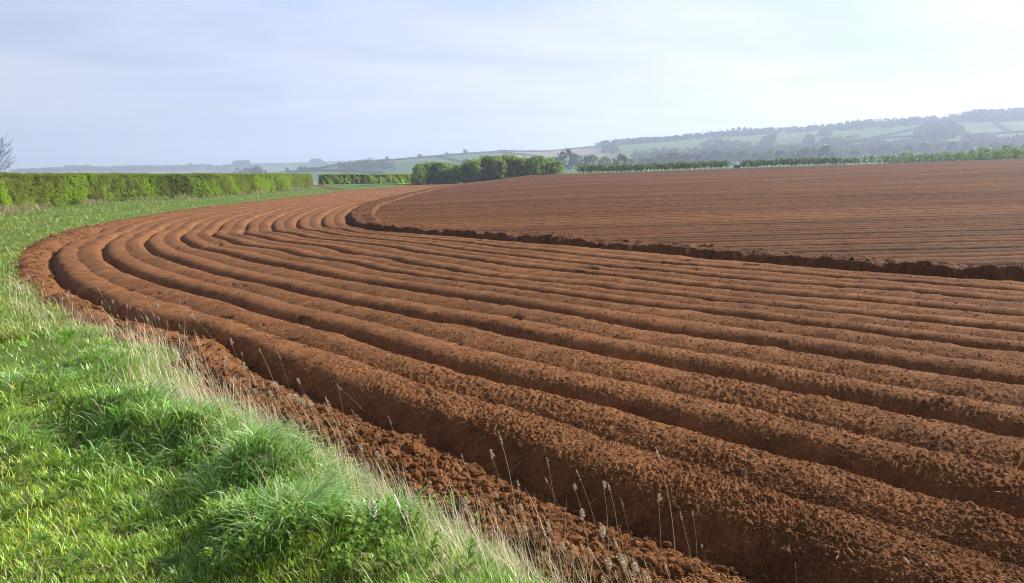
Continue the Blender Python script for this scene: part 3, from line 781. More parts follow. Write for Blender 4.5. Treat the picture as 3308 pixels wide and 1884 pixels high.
def big_clods():
    protos = []
    v, f = ico_sub(3)
    for i in range(5):
        nz = sum(a * vnoise(v[:, 0] * k_ + 9 * i + v[:, 2] * 1.7 * k_, v[:, 1] * k_ - v[:, 2] * 1.3 * k_, 200 + i * 7 + int(k_)) for k_, a in ((1.5, .28), (3.2, .16), (7, .09)))
        P = v * (1 + nz)[:, None] * np.array([1.15, 1, .8]); P[:, 2] += .35
        g = Geo(); g.add(P, f, np.repeat((1 + .1 * rng.normal(0, 1, (len(P), 1))), 3, 1))
        protos.append(g.mesh('soil_clod'))
    # (picture position of each clod on the strip, width in pixels)
    spots = [(884, 1022, 26), (975, 1060, 17), (1036, 1084, 43), (911, 1084, 34), (840, 1081, 23), (793, 1060, 29), (1057, 1097, 20), (1088, 1108, 21), (1111, 1121, 20), (1160, 1148, 29), (1187, 1165, 43), (1222, 1182, 26), (999, 1168, 34), (1083, 1209, 26), (965, 1128, 23), (931, 1111, 27), (894, 1104, 26), (1036, 1121, 31), (1113, 1155, 26), (1019, 1155, 20), (1268, 1222, 26), (1298, 1269, 26), (1335, 1235, 29), (1402, 1256, 29), (1448, 1269, 23), (1369, 1286, 23), (1429, 1303, 26), (797, 986, 16), (746, 1007, 16), (773, 1030, 20), (218, 761, 13), (242, 777, 23), (274, 786, 15), (433, 858, 23), (169, 731, 12), (127, 692, 10)]
    P = hit(np.array([s[0] for s in spots]) * V2, np.array([s[1] for s in spots]) * V2, lambda x, y: T(x, y) - .08, 2, 60, 900)
    for i, (p, s) in enumerate(zip(P, spots)):
        d = np.linalg.norm(p - np.array([0, 0, CAMZ])); rad = s[2] * V2 / F * d * .5
        o = link('soil_clod', protos[i % 5], M_clod)
        z0 = float(soil_z(np.array([p[0]]), np.array([p[1]]))[0])
        o.location = (p[0], p[1], z0 - .12 * rad); o.rotation_euler = (rng.uniform(-.3, .3), rng.uniform(-.3, .3), rng.uniform(0, 6.28)); o.scale = (rad, rad * rng.uniform(.8, 1.1), rad * rng.uniform(.8, 1.15))
        big = 'large' if s[2] >= 30 else 'medium' if s[2] >= 22 else 'small'
        order = sorted([q for q in spots if (q[2] >= 30) == (s[2] >= 30) and (q[2] >= 22) == (s[2] >= 22)])
        tag(o, f'{nth(order.index(s) + 1)} {big} red soil clod from the left along the grass edge', 'soil clod', 'clods turned up along the grass edge')
    # a few pale stones lying on the ridges
    g = Geo(); v2, f2 = ico_sub(1); g.add(v2 * (1 + .2 * vnoise(v2[:, 0] * 2, v2[:, 1] * 2 + v2[:, 2], 3))[:, None] * np.array([1, .8, .6]), f2)
    me = g.mesh('pale_stone'); M_stone = plain_mat('pale_stone', (.55, .50, .44), .7, 30, .2)
    st = [(1412, 1288, 7), (1386, 708, 5), (1404, 714, 5), (1440, 915, 5), (1515, 955, 5), (1790, 848, 5), (2210, 795, 5), (1950, 960, 5), (2330, 1390, 6), (1480, 1310, 6), (670, 1100, 6), (2415, 1035, 5)]
    P = hit(np.array([s[0] for s in st]) * V2, np.array([s[1] for s in st]) * V2, T, 2, 60, 900)
    order = sorted(st)
    for p, s in zip(P, st):
        o = link('pale_stone', me, M_stone); rad = s[2] * V2 / F * np.linalg.norm(p) * .5
        o.location = (p[0], p[1], float(soil_z(np.array([p[0]]), np.array([p[1]]))[0]) + rad * .3); o.scale = (rad,) * 3; o.rotation_euler = (0, 0, rng.uniform(0, 6))
        tag(o, f'{nth(order.index(s) + 1)} tiny pale stone from the left on the ridges', 'stone', 'pale stones lying on the ridges')
big_clods()

# ------------------------------------------------------------------ dry seeding stems
def dry_stems():
    protos = []
    for i in range(8):
        h = 1.0; bend = rng.uniform(.03, .16); s = np.linspace(0, 1, 7)
        pts_ = np.stack([-(.18 * s + bend * s ** 2.2), .05 * np.sin(2 * s + i), s * h], 1)
        g = Geo(); tube(g, pts_, .0042 * (1 - .5 * s), 4)
        if i % 3 == 0:                                     # a dead side branch
            b = pts_[4]; e = b + np.array([.12, .02, .13]); tube(g, [b, (b + e) / 2 + [0, 0, .01], e], [.0022, .0018, .0014], 4)
        stem = g.mesh('stem')
        g = Geo(); tip = pts_[-1]; dirv = pts_[-1] - pts_[-2]; dirv /= np.linalg.norm(dirv)
        m = 44; L = rng.uniform(.07, .14); q = rng.uniform(-.15, 1, m)
        off = rng.normal(0, .007, (m, 3)) * (1.2 - np.abs(q)[:, None])
        quads(g, tip + dirv * (q * L)[:, None] + off, rng.uniform(.011, .023, m), jit((.62, .52, .38), m, .2), .2, .7)
        if i % 3 == 1:                                     # clustered cocksfoot head
            for a in (.2, .55, .85):
                quads(g, tip + dirv * (a * L) + np.array([.02, 0, .01]) + rng.normal(0, .009, (26, 3)), rng.uniform(.014, .026, 26), jit((.56, .48, .36), 26, .2), .2, .8)
        protos.append((stem, g.mesh('seed_head')))
    first = {}
    def one(p, h, rz, i, lab, grp, lean=0.):
        st, hd = protos[i % 8]
        r_ = empty('dry_grass_stem', (p[0], p[1], p[2] - .02), rz, h)
        r_.rotation_euler = (0, -lean, rz)
        link('stem', st, M_stem, r_); link('seed_head', hd, M_head, r_)
        tag(r_, lab, 'dry grass', grp)
    # tall single ones seen against the soil: (foot x, foot y, tip x, tip y) in the picture
    tall = [(858, 1090, 850, 948), (905, 1020, 845, 955), (700, 1010, 655, 850), (735, 1020, 700, 868), (640, 1000, 560, 838), (480, 880, 440, 745), (470, 910, 450, 800), (565, 900, 470, 780), (300, 850, 250, 720), (290, 960, 290, 870), (1690, 1370, 1625, 1083), (1290, 1320, 1245, 1045), (1300, 1330, 1200, 1108), (1400, 1330, 1345, 1128), (1425, 1340, 1350, 1180),
            (1470, 1370, 1432, 1190), (1500, 1380, 1440, 1165), (1520, 1380, 1500, 1180), (1550, 1400, 1515, 1178), (1580, 1400, 1550, 1228), (1650, 1420, 1625, 1210), (1730, 1430, 1680, 1260), (1740, 1420, 1725, 1258), (1770, 1440, 1750, 1350), (1985, 1500, 1985, 1400), (800, 1080, 735, 935), (930, 1130, 880, 1000), (1010, 1190, 975, 1020), (620, 960, 600, 870), (400, 880, 365, 790), (350, 870, 300, 800), (130, 880, 70, 690), (160, 900, 100, 760), (240, 880, 180, 730)]
    B = hit(np.array([t[0] for t in tall]) * V2, np.array([t[1] for t in tall]) * V2, lambda x, y: np.where(ed_q(x, y) > 0, T(x, y) - .05, bank_q(x, y)), 1.5, 60, 900)
    order = sorted(tall)
    for i, (b, t) in enumerate(zip(B, tall)):
        d = np.linalg.norm(b - np.array([0, 0, CAMZ]))
        h = min(math.hypot(t[2] - t[0], t[3] - t[1]) * V2 / F * d * .8, .9)
        lean = math.atan2(t[0] - t[2], t[1] - t[3]) - .28
        one(b, h, rng.uniform(-.35, .35), i, f'{nth(order.index(t) + 1)} tall dry grass stem from the left along the bank edge', 'tall dry stems standing along the bank edge', lean)
    # the thinner crowd between them
    n_ = 0; sh = []
    while n_ < 185:
        vx = rng.uniform(40, 1020) if rng.uniform() < .68 else rng.uniform(1180, 1800)
        th = math.atan((vx * V2 - CX) / F); rr_ = np.linspace(3.0, 22, 400)
        e = -ed_q(rr_ * math.sin(th), rr_ * math.cos(th)); k = np.argmax(e < rng.uniform(.0, .45))
        x, y = rr_[k] * math.sin(th), rr_[k] * math.cos(th)
        sh.append((vx, x, y)); n_ += 1
    for i, (vx, x, y) in enumerate(sorted(sh)):
        side = 'left' if vx < 330 else 'middle' if vx < 1100 else 'right'
        one((x, y, float(bank_q(x, y))), rng.uniform(.35, .75) if side == 'middle' else rng.uniform(.3, .6), rng.uniform(-.6, .6), i + 3, f'short thin dry grass stem in the {side} clump on the bank edge', f'short dry stems in the {side} clump', rng.uniform(-.1, .25))
dry_stems()

# ------------------------------------------------------------------ nettles, dock and white flowers on the bank
def serrate(L, w, n_=9):
    s = np.linspace(0, 1, n_)
    half = w * np.sin(np.pi * s ** .75) * (1 - .25 * s)
    half[1:-1] *= np.where(np.arange(1, n_ - 1) % 2 == 0, .82, 1.1)
    return s * L, half
def leaf(g, base, az, L, w, l0, l1, col, serr=True):
    s, half = serrate(L, w)
    k = len(s); ang = np.linspace(l0, l1, k)
    ds = np.diff(s, prepend=0)
    h = np.cumsum(np.sin(ang) * ds); v = np.cumsum(np.cos(ang) * ds)
    d = np.array([math.cos(az), math.sin(az), 0]); sd = np.array([-math.sin(az), math.cos(az), 0])
    mid = base + h[:, None] * d + v[:, None] * np.array([0, 0, 1.])
    fold = np.array([0, 0, .25])
    V_ = np.concatenate([mid - half[:, None] * sd + half[:, None] * fold, mid, mid + half[:, None] * sd + half[:, None] * fold])
    i = np.arange(k - 1)
    g.add(V_, np.concatenate([np.stack([i, i + 1, i + 1 + k, i + k], 1), np.stack([i + k, i + 1 + k, i + 1 + 2 * k, i + 2 * k], 1)]), col)

def bank_plants():
    M_nettle = leaf_mat('nettle_leaf', (1, 1, 1), .38, .55, .12)
    M_gstem = plain_mat('green_stem', (.10, .13, .04), .7, 20, .2)
    protos = []
    for i in range(4):
        h = rng.uniform(.17, .25); s = np.linspace(0, 1, 5); pts_ = np.stack([.04 * s ** 2 * math.cos(i * 2), .04 * s ** 2 * math.sin(i * 2), s * h], 1)
        g = Geo(); tube(g, pts_, .004 * (1 - .5 * s), 5); st = g.mesh('stem')
        g = Geo(); a0 = rng.uniform(0, 3)
        nl = 7
        for k in range(nl):
            f = .22 + .78 * k / (nl - 1); b = np.array([np.interp(f, s, pts_[:, j]) for j in range(3)])
            for q in range(2):
                az = a0 + k * 1.57 + q * np.pi + rng.normal(0, .15); sz = .066 * (1.05 - .55 * f) * rng.uniform(.9, 1.15)
                leaf(g, b, az, sz, sz * .34, .7 - .25 * f, 1.9 - .7 * f, jit((.13, .215, .035), 1, .15)[0] * (1 + .7 * f))
        protos.append((st, g.mesh('foliage')))
    rects = [((800, 1185), (1285, 1456), 46), ((520, 760), (1285, 1400), 26), ((480, 660), (1395, 1450), 12), ((225, 330), (1130, 1190), 5), ((80, 170), (985, 1040), 4), ((640, 760), (1245, 1290), 4), ((150, 240), (1060, 1110), 3)]
    sp = []
    names = ['large patch at the bottom of the bank', 'patch below the dark hollow', 'small patch at the bottom edge', 'group in the left hollow', 'group near the left edge', 'group in the middle hollow', 'group between the left hollows']
    for (xa, xb), (ya, yb), m in rects:
        for _ in range(m): sp.append((rng.uniform(xa, xb), rng.uniform(ya, yb), names[len(names) - len(rects) + rects.index(((xa, xb), (ya, yb), m))]))
    P = place_on_bank([s[0] for s in sp], [s[1] for s in sp])
    order = sorted(sp)
    for i, (p, s) in enumerate(zip(P, sp)):
        st, fo = protos[i % 4]
        o = empty('nettle', (p[0], p[1], p[2] - .03), rng.uniform(0, 6.28), rng.uniform(.8, 1.25))
        link('stem', st, M_gstem, o); link('foliage', fo, M_nettle, o)
        tag(o, f'{nth([q for q in order if q[2] == s[2]].index(s) + 1)} young nettle from the left in the {s[2]}', 'nettle', 'young nettles in the ' + s[2])
    # dock: broad smooth leaves
    def dock(vx, vy, col, lab, nl=6, L=.16):
        p = place_on_bank([vx], [vy])[0]; o = empty('dock_plant', (p[0], p[1], p[2]))
        for k in range(nl):
            g = Geo(); leaf(g, np.zeros(3), k * 6.28 / nl + rng.normal(0, .3), L * rng.uniform(.7, 1.1), L * .22, .5, 1.7, jit(col, 1, .12)[0])
            link('leaf', g.mesh('leaf'), M_leaf, o)
        tag(o, lab, 'dock plant')
    dock(455, 1310, (.16, .26, .04), 'bright green broad leaved dock plant low in the grass')
    dock(575, 1392, (.22, .28, .18), 'pale grey green broad leaved plant at the bottom of the bank', 5, .12)
    dock(300, 1235, (.12, .22, .04), 'small green dock plant beside the dark hollow in the grass', 5, .11)
    # low rosettes of broad weeds in the short grass
    ros = []
    for i in range(3):
        g = Geo()
        for k in range(7): leaf(g, np.array([0, 0, .01]), k * 2.4 + rng.normal(0, .2), rng.uniform(.05, .11), rng.uniform(.014, .024), .75, 1.75, jit((.13, .23, .04), 1, .15)[0])
        ros.append(g.mesh('leaves'))
    wp = [(60, 1180), (150, 1260), (95, 1370), (240, 1320), (330, 1400), (190, 1420), (410, 1235), (40, 1290), (290, 1075), (120, 1095), (430, 1430), (360, 1330), (700, 1240), (205, 1215), (1060, 1240), (960, 1225), (1120, 1330), (860, 1270)]
    P = place_on_bank([w_[0] for w_ in wp], [w_[1] for w_ in wp]); order = sorted(wp)
    for i, (p, w_) in enumerate(zip(P, wp)):
        o = link('broadleaf_weed', ros[i % 3], M_leaf); o.location = (p[0], p[1], p[2] + .03); o.rotation_euler = (0, 0, rng.uniform(0, 6.28)); o.scale = (rng.uniform(.9, 1.5),) * 3
        tag(o, f'{nth(order.index(w_) + 1)} low rosette of broad green leaves from the left', 'weed', 'low broad weeds in the bank grass')
    # white dead-nettles
    Mw = leaf_mat('cream_petals', (1, 1, 1), .3, .6, .3, (1, 1, .85))
    for (vx, vy, lab) in [(932, 1345, 'white flowering dead-nettle, the taller of two on the bank'), (1015, 1352, 'white flowering dead-nettle beside the nettle patch, the shorter of two')]:
        p = place_on_bank([vx], [vy])[0]; o = empty('white_dead_nettle', (p[0], p[1], p[2] - .02), 0, 1.0 if vx < 1000 else .85)
        g = Geo(); tube(g, [(0, 0, 0), (.01, 0, .12), (.0, .01, .24)], [.004, .004, .003], 5); link('stem', g.mesh('stem'), M_gstem, o)
        g = Geo()
        for k in range(5):
            for q in range(2): leaf(g, np.array([.005, 0, .05 + .045 * k]), k * 1.57 + q * 3.14, .07 - .006 * k, .022, .7, 1.8, jit((.07, .13, .03), 1, .1)[0])
        link('foliage', g.mesh('foliage'), M_nettle, o)
        g = Geo()
        for zc in (.13, .17, .21, .24):
            a = rng.uniform(0, 6.28, 16); quads(g, np.stack([.018 * np.cos(a), .018 * np.sin(a), zc + rng.normal(0, .008, 16)], 1), rng.uniform(.014, .026, 16), jit((.78, .78, .58), 16, .08, .03), .6)
        link('flower_whorls', g.mesh('flower_whorls'), Mw, o)
        tag(o, lab, 'flower', 'white flowers on the bank')
bank_plants()

# ------------------------------------------------------------------ clipped hedges
def hedge(base_px, name_label, top_z, leaf_size, per_m2, depth, lab_group, seed, extend=None, tint=1.0):
    b = np.array(base_px, float)
    P = hit(b[:, 0], b[:, 1], T, 3, 400, 5000)
    P[:, 2] = T(P[:, 0], P[:, 1])
    if extend is not None:
        d = P[0] - P[1]; P = np.concatenate([[P[0] + d / np.linalg.norm(d) * extend], P]); P[0, 2] = T(P[0, 0], P[0, 1])
    L = along(P, [0])[1]
    m = np.linspace(0, 1, 60); C_ = along(P, m)[0]
    tg = np.gradient(C_[:, :2], axis=0); tg /= np.linalg.norm(tg, axis=1)[:, None]
    nr = np.stack([tg[:, 1], -tg[:, 0]], 1)                   # towards the field
    if np.mean((nr * -C_[:, :2]).sum(1)) < 0: nr = -nr
    root = empty('hedge', tuple(C_[30])); 
    off = np.array(C_[30])
    def at(s, a, z):
        """s 0..1 along, a metres back from the front foot, z height fraction"""
        x = np.interp(s, m, C_[:, 0]); y = np.interp(s, m, C_[:, 1]); gz = np.interp(s, m, C_[:, 2])
        nx = np.interp(s, m, nr[:, 0]); ny = np.interp(s, m, nr[:, 1])
        return np.stack([x - nx * a, y - ny * a, gz + z * (top_z - gz)], -1) - off
    # twiggy heart
    g = Geo(); ss = np.linspace(0, 1, 120)
    sec = [(.85, .10), (.75, .5), (.8, .965), (depth - .5, .965), (depth - .4, .5), (depth - .5, .10)]
    V_ = np.stack([at(ss, np.full(120, a) + .12 * vnoise(ss * L / 1.3, ss * 0 + i, seed), np.full(120, h)) for i, (a, h) in enumerate(sec)], 1)
    i = np.arange(119)[:, None] * 6; j = np.arange(6)[None]; k = (j + 1) % 6
    g.add(V_.reshape(-1, 3), np.concatenate([np.stack([i + j, i + k, i + 6 + k, i + 6 + j], -1).reshape(-1, 4)]), (.045, .05, .02))
    g.add(V_[0], np.array([[0, 1, 2, 3, 4, 5]])[:, :6], (.045, .05, .02)); g.add(V_[-1], np.array([[5, 4, 3, 2, 1, 0]]), (.045, .05, .02))
    link('branches', g.mesh('branches'), M_far, root)
    # sprays of leaves, slanting as clipped hawthorn does
    g = Geo(); H = top_z - C_[:, 2].mean()
    ns = int(L * H * per_m2 / 9)
    s = rng.uniform(0, 1, ns); zf = rng.uniform(.05, 1, ns)
    bump = .30 * vnoise(s * L / 1.9 + zf * .8, zf * 2.2, seed + 1) + .20 * vnoise(s * L / .8, zf * 4, seed + 2)
    low = 1 - sstep(.05, .22 + .10 * vnoise(s * L / 1.2, s * 0, seed + 3), zf)
    keep = rng.uniform(0, 1, ns) > low * .75
    s, zf, bump = s[keep], zf[keep], bump[keep]; ns = len(s)
    hue = sstep(-.35, .5, vnoise(s * L / 2.6 + zf * 1.1, zf * .7, seed + 4) + .35 * vnoise(s * L / .7 + zf * 1.2, zf * 1.3, seed + 5))
    col = np.array([.225, .255, .05])[None] * (1 - hue[:, None]) + np.array([.31, .44, .04])[None] * hue[:, None]
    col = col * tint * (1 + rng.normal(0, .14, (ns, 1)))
    for q in range(9):
        f = (q - 4) / 4.
        sl = s - f * .16 / L * rng.uniform(.6, 1.4, ns); zz = np.clip(zf + f * .28 / H * rng.uniform(.5, 1.3, ns), .02, 1.0)
        a = .20 - bump + rng.uniform(-.12, .3, ns) + .25 * sstep(.8, 1, zz) * 0 + .1 * zz
        p = at(sl, a, zz) + rng.normal(0, .03, (ns, 3))
        quads(g, p, leaf_size * rng.uniform(.6, 1.3, ns), np.clip(col * (1 + rng.normal(0, .12, (ns, 1))), .01, 1), .5, 1.1, np.array([nr[30, 0], nr[30, 1], .3]) * .7)
    # clipped top, back and both ends
    nt_ = int(L * depth * per_m2 * .9); s = rng.uniform(0, 1, nt_)
    p = at(s, rng.uniform(.1, depth, nt_), 1.0 + rng.normal(0, .018, nt_) + .03 * vnoise(s * L / 1.5, s * 0, seed + 6) + .03 * (rng.uniform(0, 1, nt_) < .02))
    quads(g, p, leaf_size * rng.uniform(.6, 1.2, nt_), jit((.22, .28, .045), nt_, .2), 1.2)
    for _ in range(int(L / 1.1)):                          # stray shoots above the cut
        sc_ = rng.uniform(0, 1); hh = rng.uniform(.08, .30); mm = 14
        p = at(np.full(mm, sc_), np.full(mm, rng.uniform(.2, depth - .3)), np.full(mm, 1.0)) + np.stack([rng.normal(0, .05, mm), rng.normal(0, .05, mm), rng.uniform(0, hh, mm)], 1)
        quads(g, p, leaf_size * rng.uniform(.5, 1.0, mm), jit((.24, .30, .045), mm, .2), .4)
    nb = int(L * H * per_m2 * .25); s = rng.uniform(0, 1, nb)
    quads(g, at(s, depth + rng.normal(0, .1, nb), rng.uniform(.1, 1, nb)), leaf_size * 1.4 * rng.uniform(.7, 1.2, nb), jit((.12, .17, .035), nb, .2), .4)
    for e, sg in ((0, -1), (1, 1)):
        ne = int(depth * H * per_m2); w_ = rng.uniform(.05, 1, ne)
        p = at(np.full(ne, float(e)), rng.uniform(0, depth, ne), w_)
        tg3 = np.array([*tg[0 if e == 0 else -1], 0]); p = p + tg3 * sg * (rng.uniform(-.2, .35, ne) * np.sqrt(1 - (2 * w_ - 1) ** 2) + .15)[:, None]
        quads(g, p, leaf_size * rng.uniform(.7, 1.2, ne), jit((.21, .28, .045), ne, .2), .4)
    link('foliage', g.mesh('foliage'), M_leaf, root)
    tag(root, name_label, 'hedge', lab_group)
    return P
H1 = hedge([(0, 688), (117, 673), (274, 660), (391, 651), (509, 644), (685, 637), (861, 622), (1000, 608), (1011, 606)], 'long clipped hawthorn hedge running from the left edge to the gap', 2.43, .17, 150, 2.2, None, 300, 30)
print('H1',H1[:,:2])
H2 = hedge([(1046, 600), (1120, 599), (1230, 597), (1345, 594), (1385, 593)], 'shorter clipped hedge between the gap and the leafy copse', 2.35, .34, 46, 3.0, None, 330, None, 1.4)  # leaf colour lightened to make up for weak sun on this hedge

print('H2',H2)
def hedge_foot():
    """dead grass and bramble litter under the hedge"""
    g = Geo(); n_ = 9000
    s = rng.uniform(0, 1, n_) ** 1.3; p, L = along(H1, s)
    tgd = H1[-1] - H1[0]; nr = np.array([tgd[1], -tgd[0]]); nr /= np.linalg.norm(nr)
    clump = vnoise(s * L / 2.2, s * 0, 341) + .4 * vnoise(s * L / .7, s * 0, 342)
    k = clump - .5 * s > rng.uniform(-.1, .9, n_); p, s = p[k], s[k]; m = len(p)
    p[:, :2] += nr * np.abs(rng.normal(0, .75, m))[:, None] - nr * .3
    p[:, 2] = bank(p[:, 0], p[:, 1])
    r = np.hypot(p[:, 0], p[:, 1])
    blades(g, p, rng.uniform(0, 6.28, m), rng.uniform(.25, .9, m), .016 * (1 + r / 40), rng.uniform(.1, .5, m), rng.uniform(.5, 1.6, m), jit((.40, .33, .22), m, .3, .08))
    o = link('dead_grass', g.mesh('dead_grass'), M_straw); tag(o, 'dead grass tufts at the foot of the long hedge', 'dead grass', kind='stuff')
hedge_foot()

def track():
    """bare earth wheel track through the gap between the hedges"""
    c = hit([1022, 1045, 1075, 1105], [600, 604, 609, 613], T, 3, 400, 4000)
    g = Geo(); s = np.linspace(0, 1, 24); p, L = along(c, s)
    d = np.gradient(p[:, :2], axis=0); d /= np.linalg.norm(d, axis=1)[:, None]; nn = np.stack([-d[:, 1], d[:, 0]], 1)
    rows = []
    for a in np.linspace(-1, 1, 5):
        q = p[:, :2] + nn * (a * 1.3 + .3 * vnoise(s * 9, s * 0 + a, 7))[:, None]
        rows.append(np.stack([q[:, 0], q[:, 1], bank(q[:, 0], q[:, 1]) + .03], 1))
    V_ = np.stack(rows, 1); i = np.arange(23)[:, None] * 5; j = np.arange(4)[None]
    g.add(V_.reshape(-1, 3), np.stack([i + j, i + j + 1, i + 6 + j, i + 5 + j], -1).reshape(-1, 4), (1.1, 1.15, 1.2))
    o = link('track', g.mesh('track', True), M_field); tag(o, 'short bare earth track through the hedge gap', 'track', kind='structure')
track()

# ------------------------------------------------------------------ trees
def tree_proto(H, R, n_leaf, lsize, col, trunk=.25, clumps=14, shape=1.0, limbs=6, low=False):
    """returns trunk mesh and crown mesh; foot at the origin, H tall, crown radius R"""
    g = Geo(); c0 = H * trunk
    tp = np.array([(0, 0, -.3), (.02 * H, 0, c0 * .6), (.01 * H, .02 * H, c0 + .25 * H), (0, 0, H * .86)])
    tube(g, tp, np.array([.045, .035, .025, .006]) * H * .75, 6)
    cl = []
    for k in range(clumps):
        f = (k + .5) / clumps; a = 2.4 * k + rng.normal(0, .4)
        zc = c0 + (H - c0) * ((.03 + .88 * f) if low else (.12 + .80 * f)); prof = math.sin(math.pi * min(1, (.36 + .62 * f) if low else (.18 + .80 * f))) ** .6
        rr = R * prof * shape * rng.uniform(.45, .95)
        cl.append((rr * math.cos(a), rr * math.sin(a), zc))
        if k % max(1, clumps // limbs) == 0:
            b = np.array([0, 0, c0 + (zc - c0) * .55]); e = np.array(cl[-1])
            tube(g, [b, (b + e) / 2 + [0, 0, -.03 * H], e], np.array([.014, .009, .003]) * H, 4)
    tr = g.mesh('trunk')
    g = Geo(); cl = np.array(cl)
    k = rng.integers(0, clumps, n_leaf); sg = R * rng.uniform(.22, .42, clumps)
    d = rng.normal(0, 1, (n_leaf, 3)); d /= np.linalg.norm(d, axis=1)[:, None]
    p = cl[k] + d * (sg[k] * rng.uniform(.3, 1.1, n_leaf) ** .6)[:, None] * np.array([1, 1, .85])
    p[:, 2] = np.clip(p[:, 2], .05 * H, None)
    ct = 1 + rng.normal(0, .16, clumps)
    c = jit(col, n_leaf, .13, .05) * ct[k][:, None]
    quads(g, p, lsize * rng.uniform(.6, 1.35, n_leaf), c, .5, 1.1)
    return tr, g.mesh('crown')

def plant(proto, name, p, h, label, cat, group, H0, mat=None, wide=1.0):
    tr, cr = proto
    s = h / H0
    o = empty(name, tuple(p), rng.uniform(0, 6.28), (s * wide, s * wide, s))
    link('trunk', tr, M_bark, o); link('crown', cr, mat or M_far, o)
    tag(o, label, cat, group)
    return o

def copse():
    C1, C2, C3 = (.235, .34, .10), (.29, .38, .145), (.205, .305, .085)
    pr = [tree_proto(7, 2.6, 2800, .42, c, .0, 30, .95, 6, True) for c in (C1, C2, C3, C2, C1)]
    xs = np.linspace(1356, 1808, 30); tops = np.interp(xs, [1330, 1380, 1420, 1470, 1520, 1560, 1600, 1700, 1745, 1790, 1822], [528, 524, 527, 536, 517, 511, 506, 507, 505, 520, 540])
    k = 0
    allt = []
    for row, dist in ((0, 237.), (1, 247.)):
        for x, t in zip(xs if row == 0 else xs[:-1] + 10, tops if row == 0 else tops[:-1] - 1):
            if row and rng.uniform() < .25: continue
            x = x + rng.normal(0, 4); u = (x - CX) / F; Y = dist + rng.uniform(-3, 3)
            gz = float(Z(np.array([u * Y]), np.array([Y]))[0]); h = (CAMZ + (HOR - t + rng.normal(0, 4)) / F * Y) - gz
            allt.append((x, row, (u * Y, Y, gz), max(h, 3.2)))
    for row in (0, 1):
        rowt = sorted(a for a in allt if a[1] == row)
        for i, (x, _, p, h) in enumerate(rowt):
            lab = f'{nth(i + 1)} leafy green tree from the left in the {"front" if row == 0 else "back"} row of the copse'
            plant(pr[(i * 3 + row) % 5], 'copse_tree', p, h, lab, 'tree', 'leafy trees of the copse beyond the field corner', 7, M_leaf, rng.uniform(1.1, 1.45))
copse()

def far_row():
    """clipped, gappy row of small trees along the far edge of the field"""
    pr = [tree_proto(2.6, 1.1, 480, .27, c, .16, 11, .95, 4) for c in ((.16, .24, .07), (.19, .26, .085), (.17, .24, .085), (.145, .225, .07))]
    xs = []
    x = 1868.
    while x < 2765:
        if not (2342 < x < 2392) : xs.append(x)
        x += rng.uniform(10, 15.5) if x < 2700 else rng.uniform(8, 12)
    for i, x in enumerate(xs):
        u = (x - CX) / F; Y = 236. + rng.uniform(-.6, .6)
        gz = float(T(np.array([u * Y]), np.array([min(Y, 238)]))[0]); gz = min(gz, float(Z(np.array([u * Y]), np.array([Y]))[0]) + .1)
        h = rng.uniform(2.1, 2.7) * (1 if x < 2680 else .8)
        where = 'left of the shed' if x < 2370 else 'right of the shed'
        kk = i + 1 if x < 2370 else i + 1 - sum(q < 2370 for q in xs)
        side = 'counting from the left' 
        plant(pr[i % 4], 'hedge_tree', (u * Y, Y, gz - .05), h, f'{nth(kk)} small tree from the left in the far row {where}', 'hedge tree', 'small trees in the far hedge row', 2.6, M_leaf, rng.uniform(1.0, 1.4))
    # larger, looser bushes further along, over the brow
    pr = [tree_proto(5, 2.3, 420, .55, c, .12, 12, 1.0, 4) for c in ((.15, .23, .07), (.11, .17, .06), (.19, .26, .09))]
    bl = []
    for x in np.concatenate([np.linspace(2780, 3320, 26), np.linspace(2850, 3330, 18) + 6]):
        Y = rng.uniform(262, 300) if len(bl) < 26 else rng.uniform(320, 380)
        top = np.interp(x, [2780, 2850, 2950, 3020, 3090, 3200, 3308], [526, 515, 505, 500, 496, 482, 478]) + (rng.normal(6, 5) if len(bl) < 26 else rng.normal(-6, 4))
        u = (x - CX) / F; gz = float(Z(np.array([u * Y]), np.array([Y]))[0])
        bl.append((x, (u * Y, Y, gz), max(3.0, CAMZ + (HOR - top) / F * Y - gz)))
    for i, (x, p, h) in enumerate(sorted(bl)):
        plant(pr[i % 3], 'bush', p, h, f'{nth(i + 1)} hazy green bush from the left beyond the right end of the field', 'bush', 'hazy bushes beyond the right end of the field', 5, M_leaf, rng.uniform(.8, 1.1))
far_row()

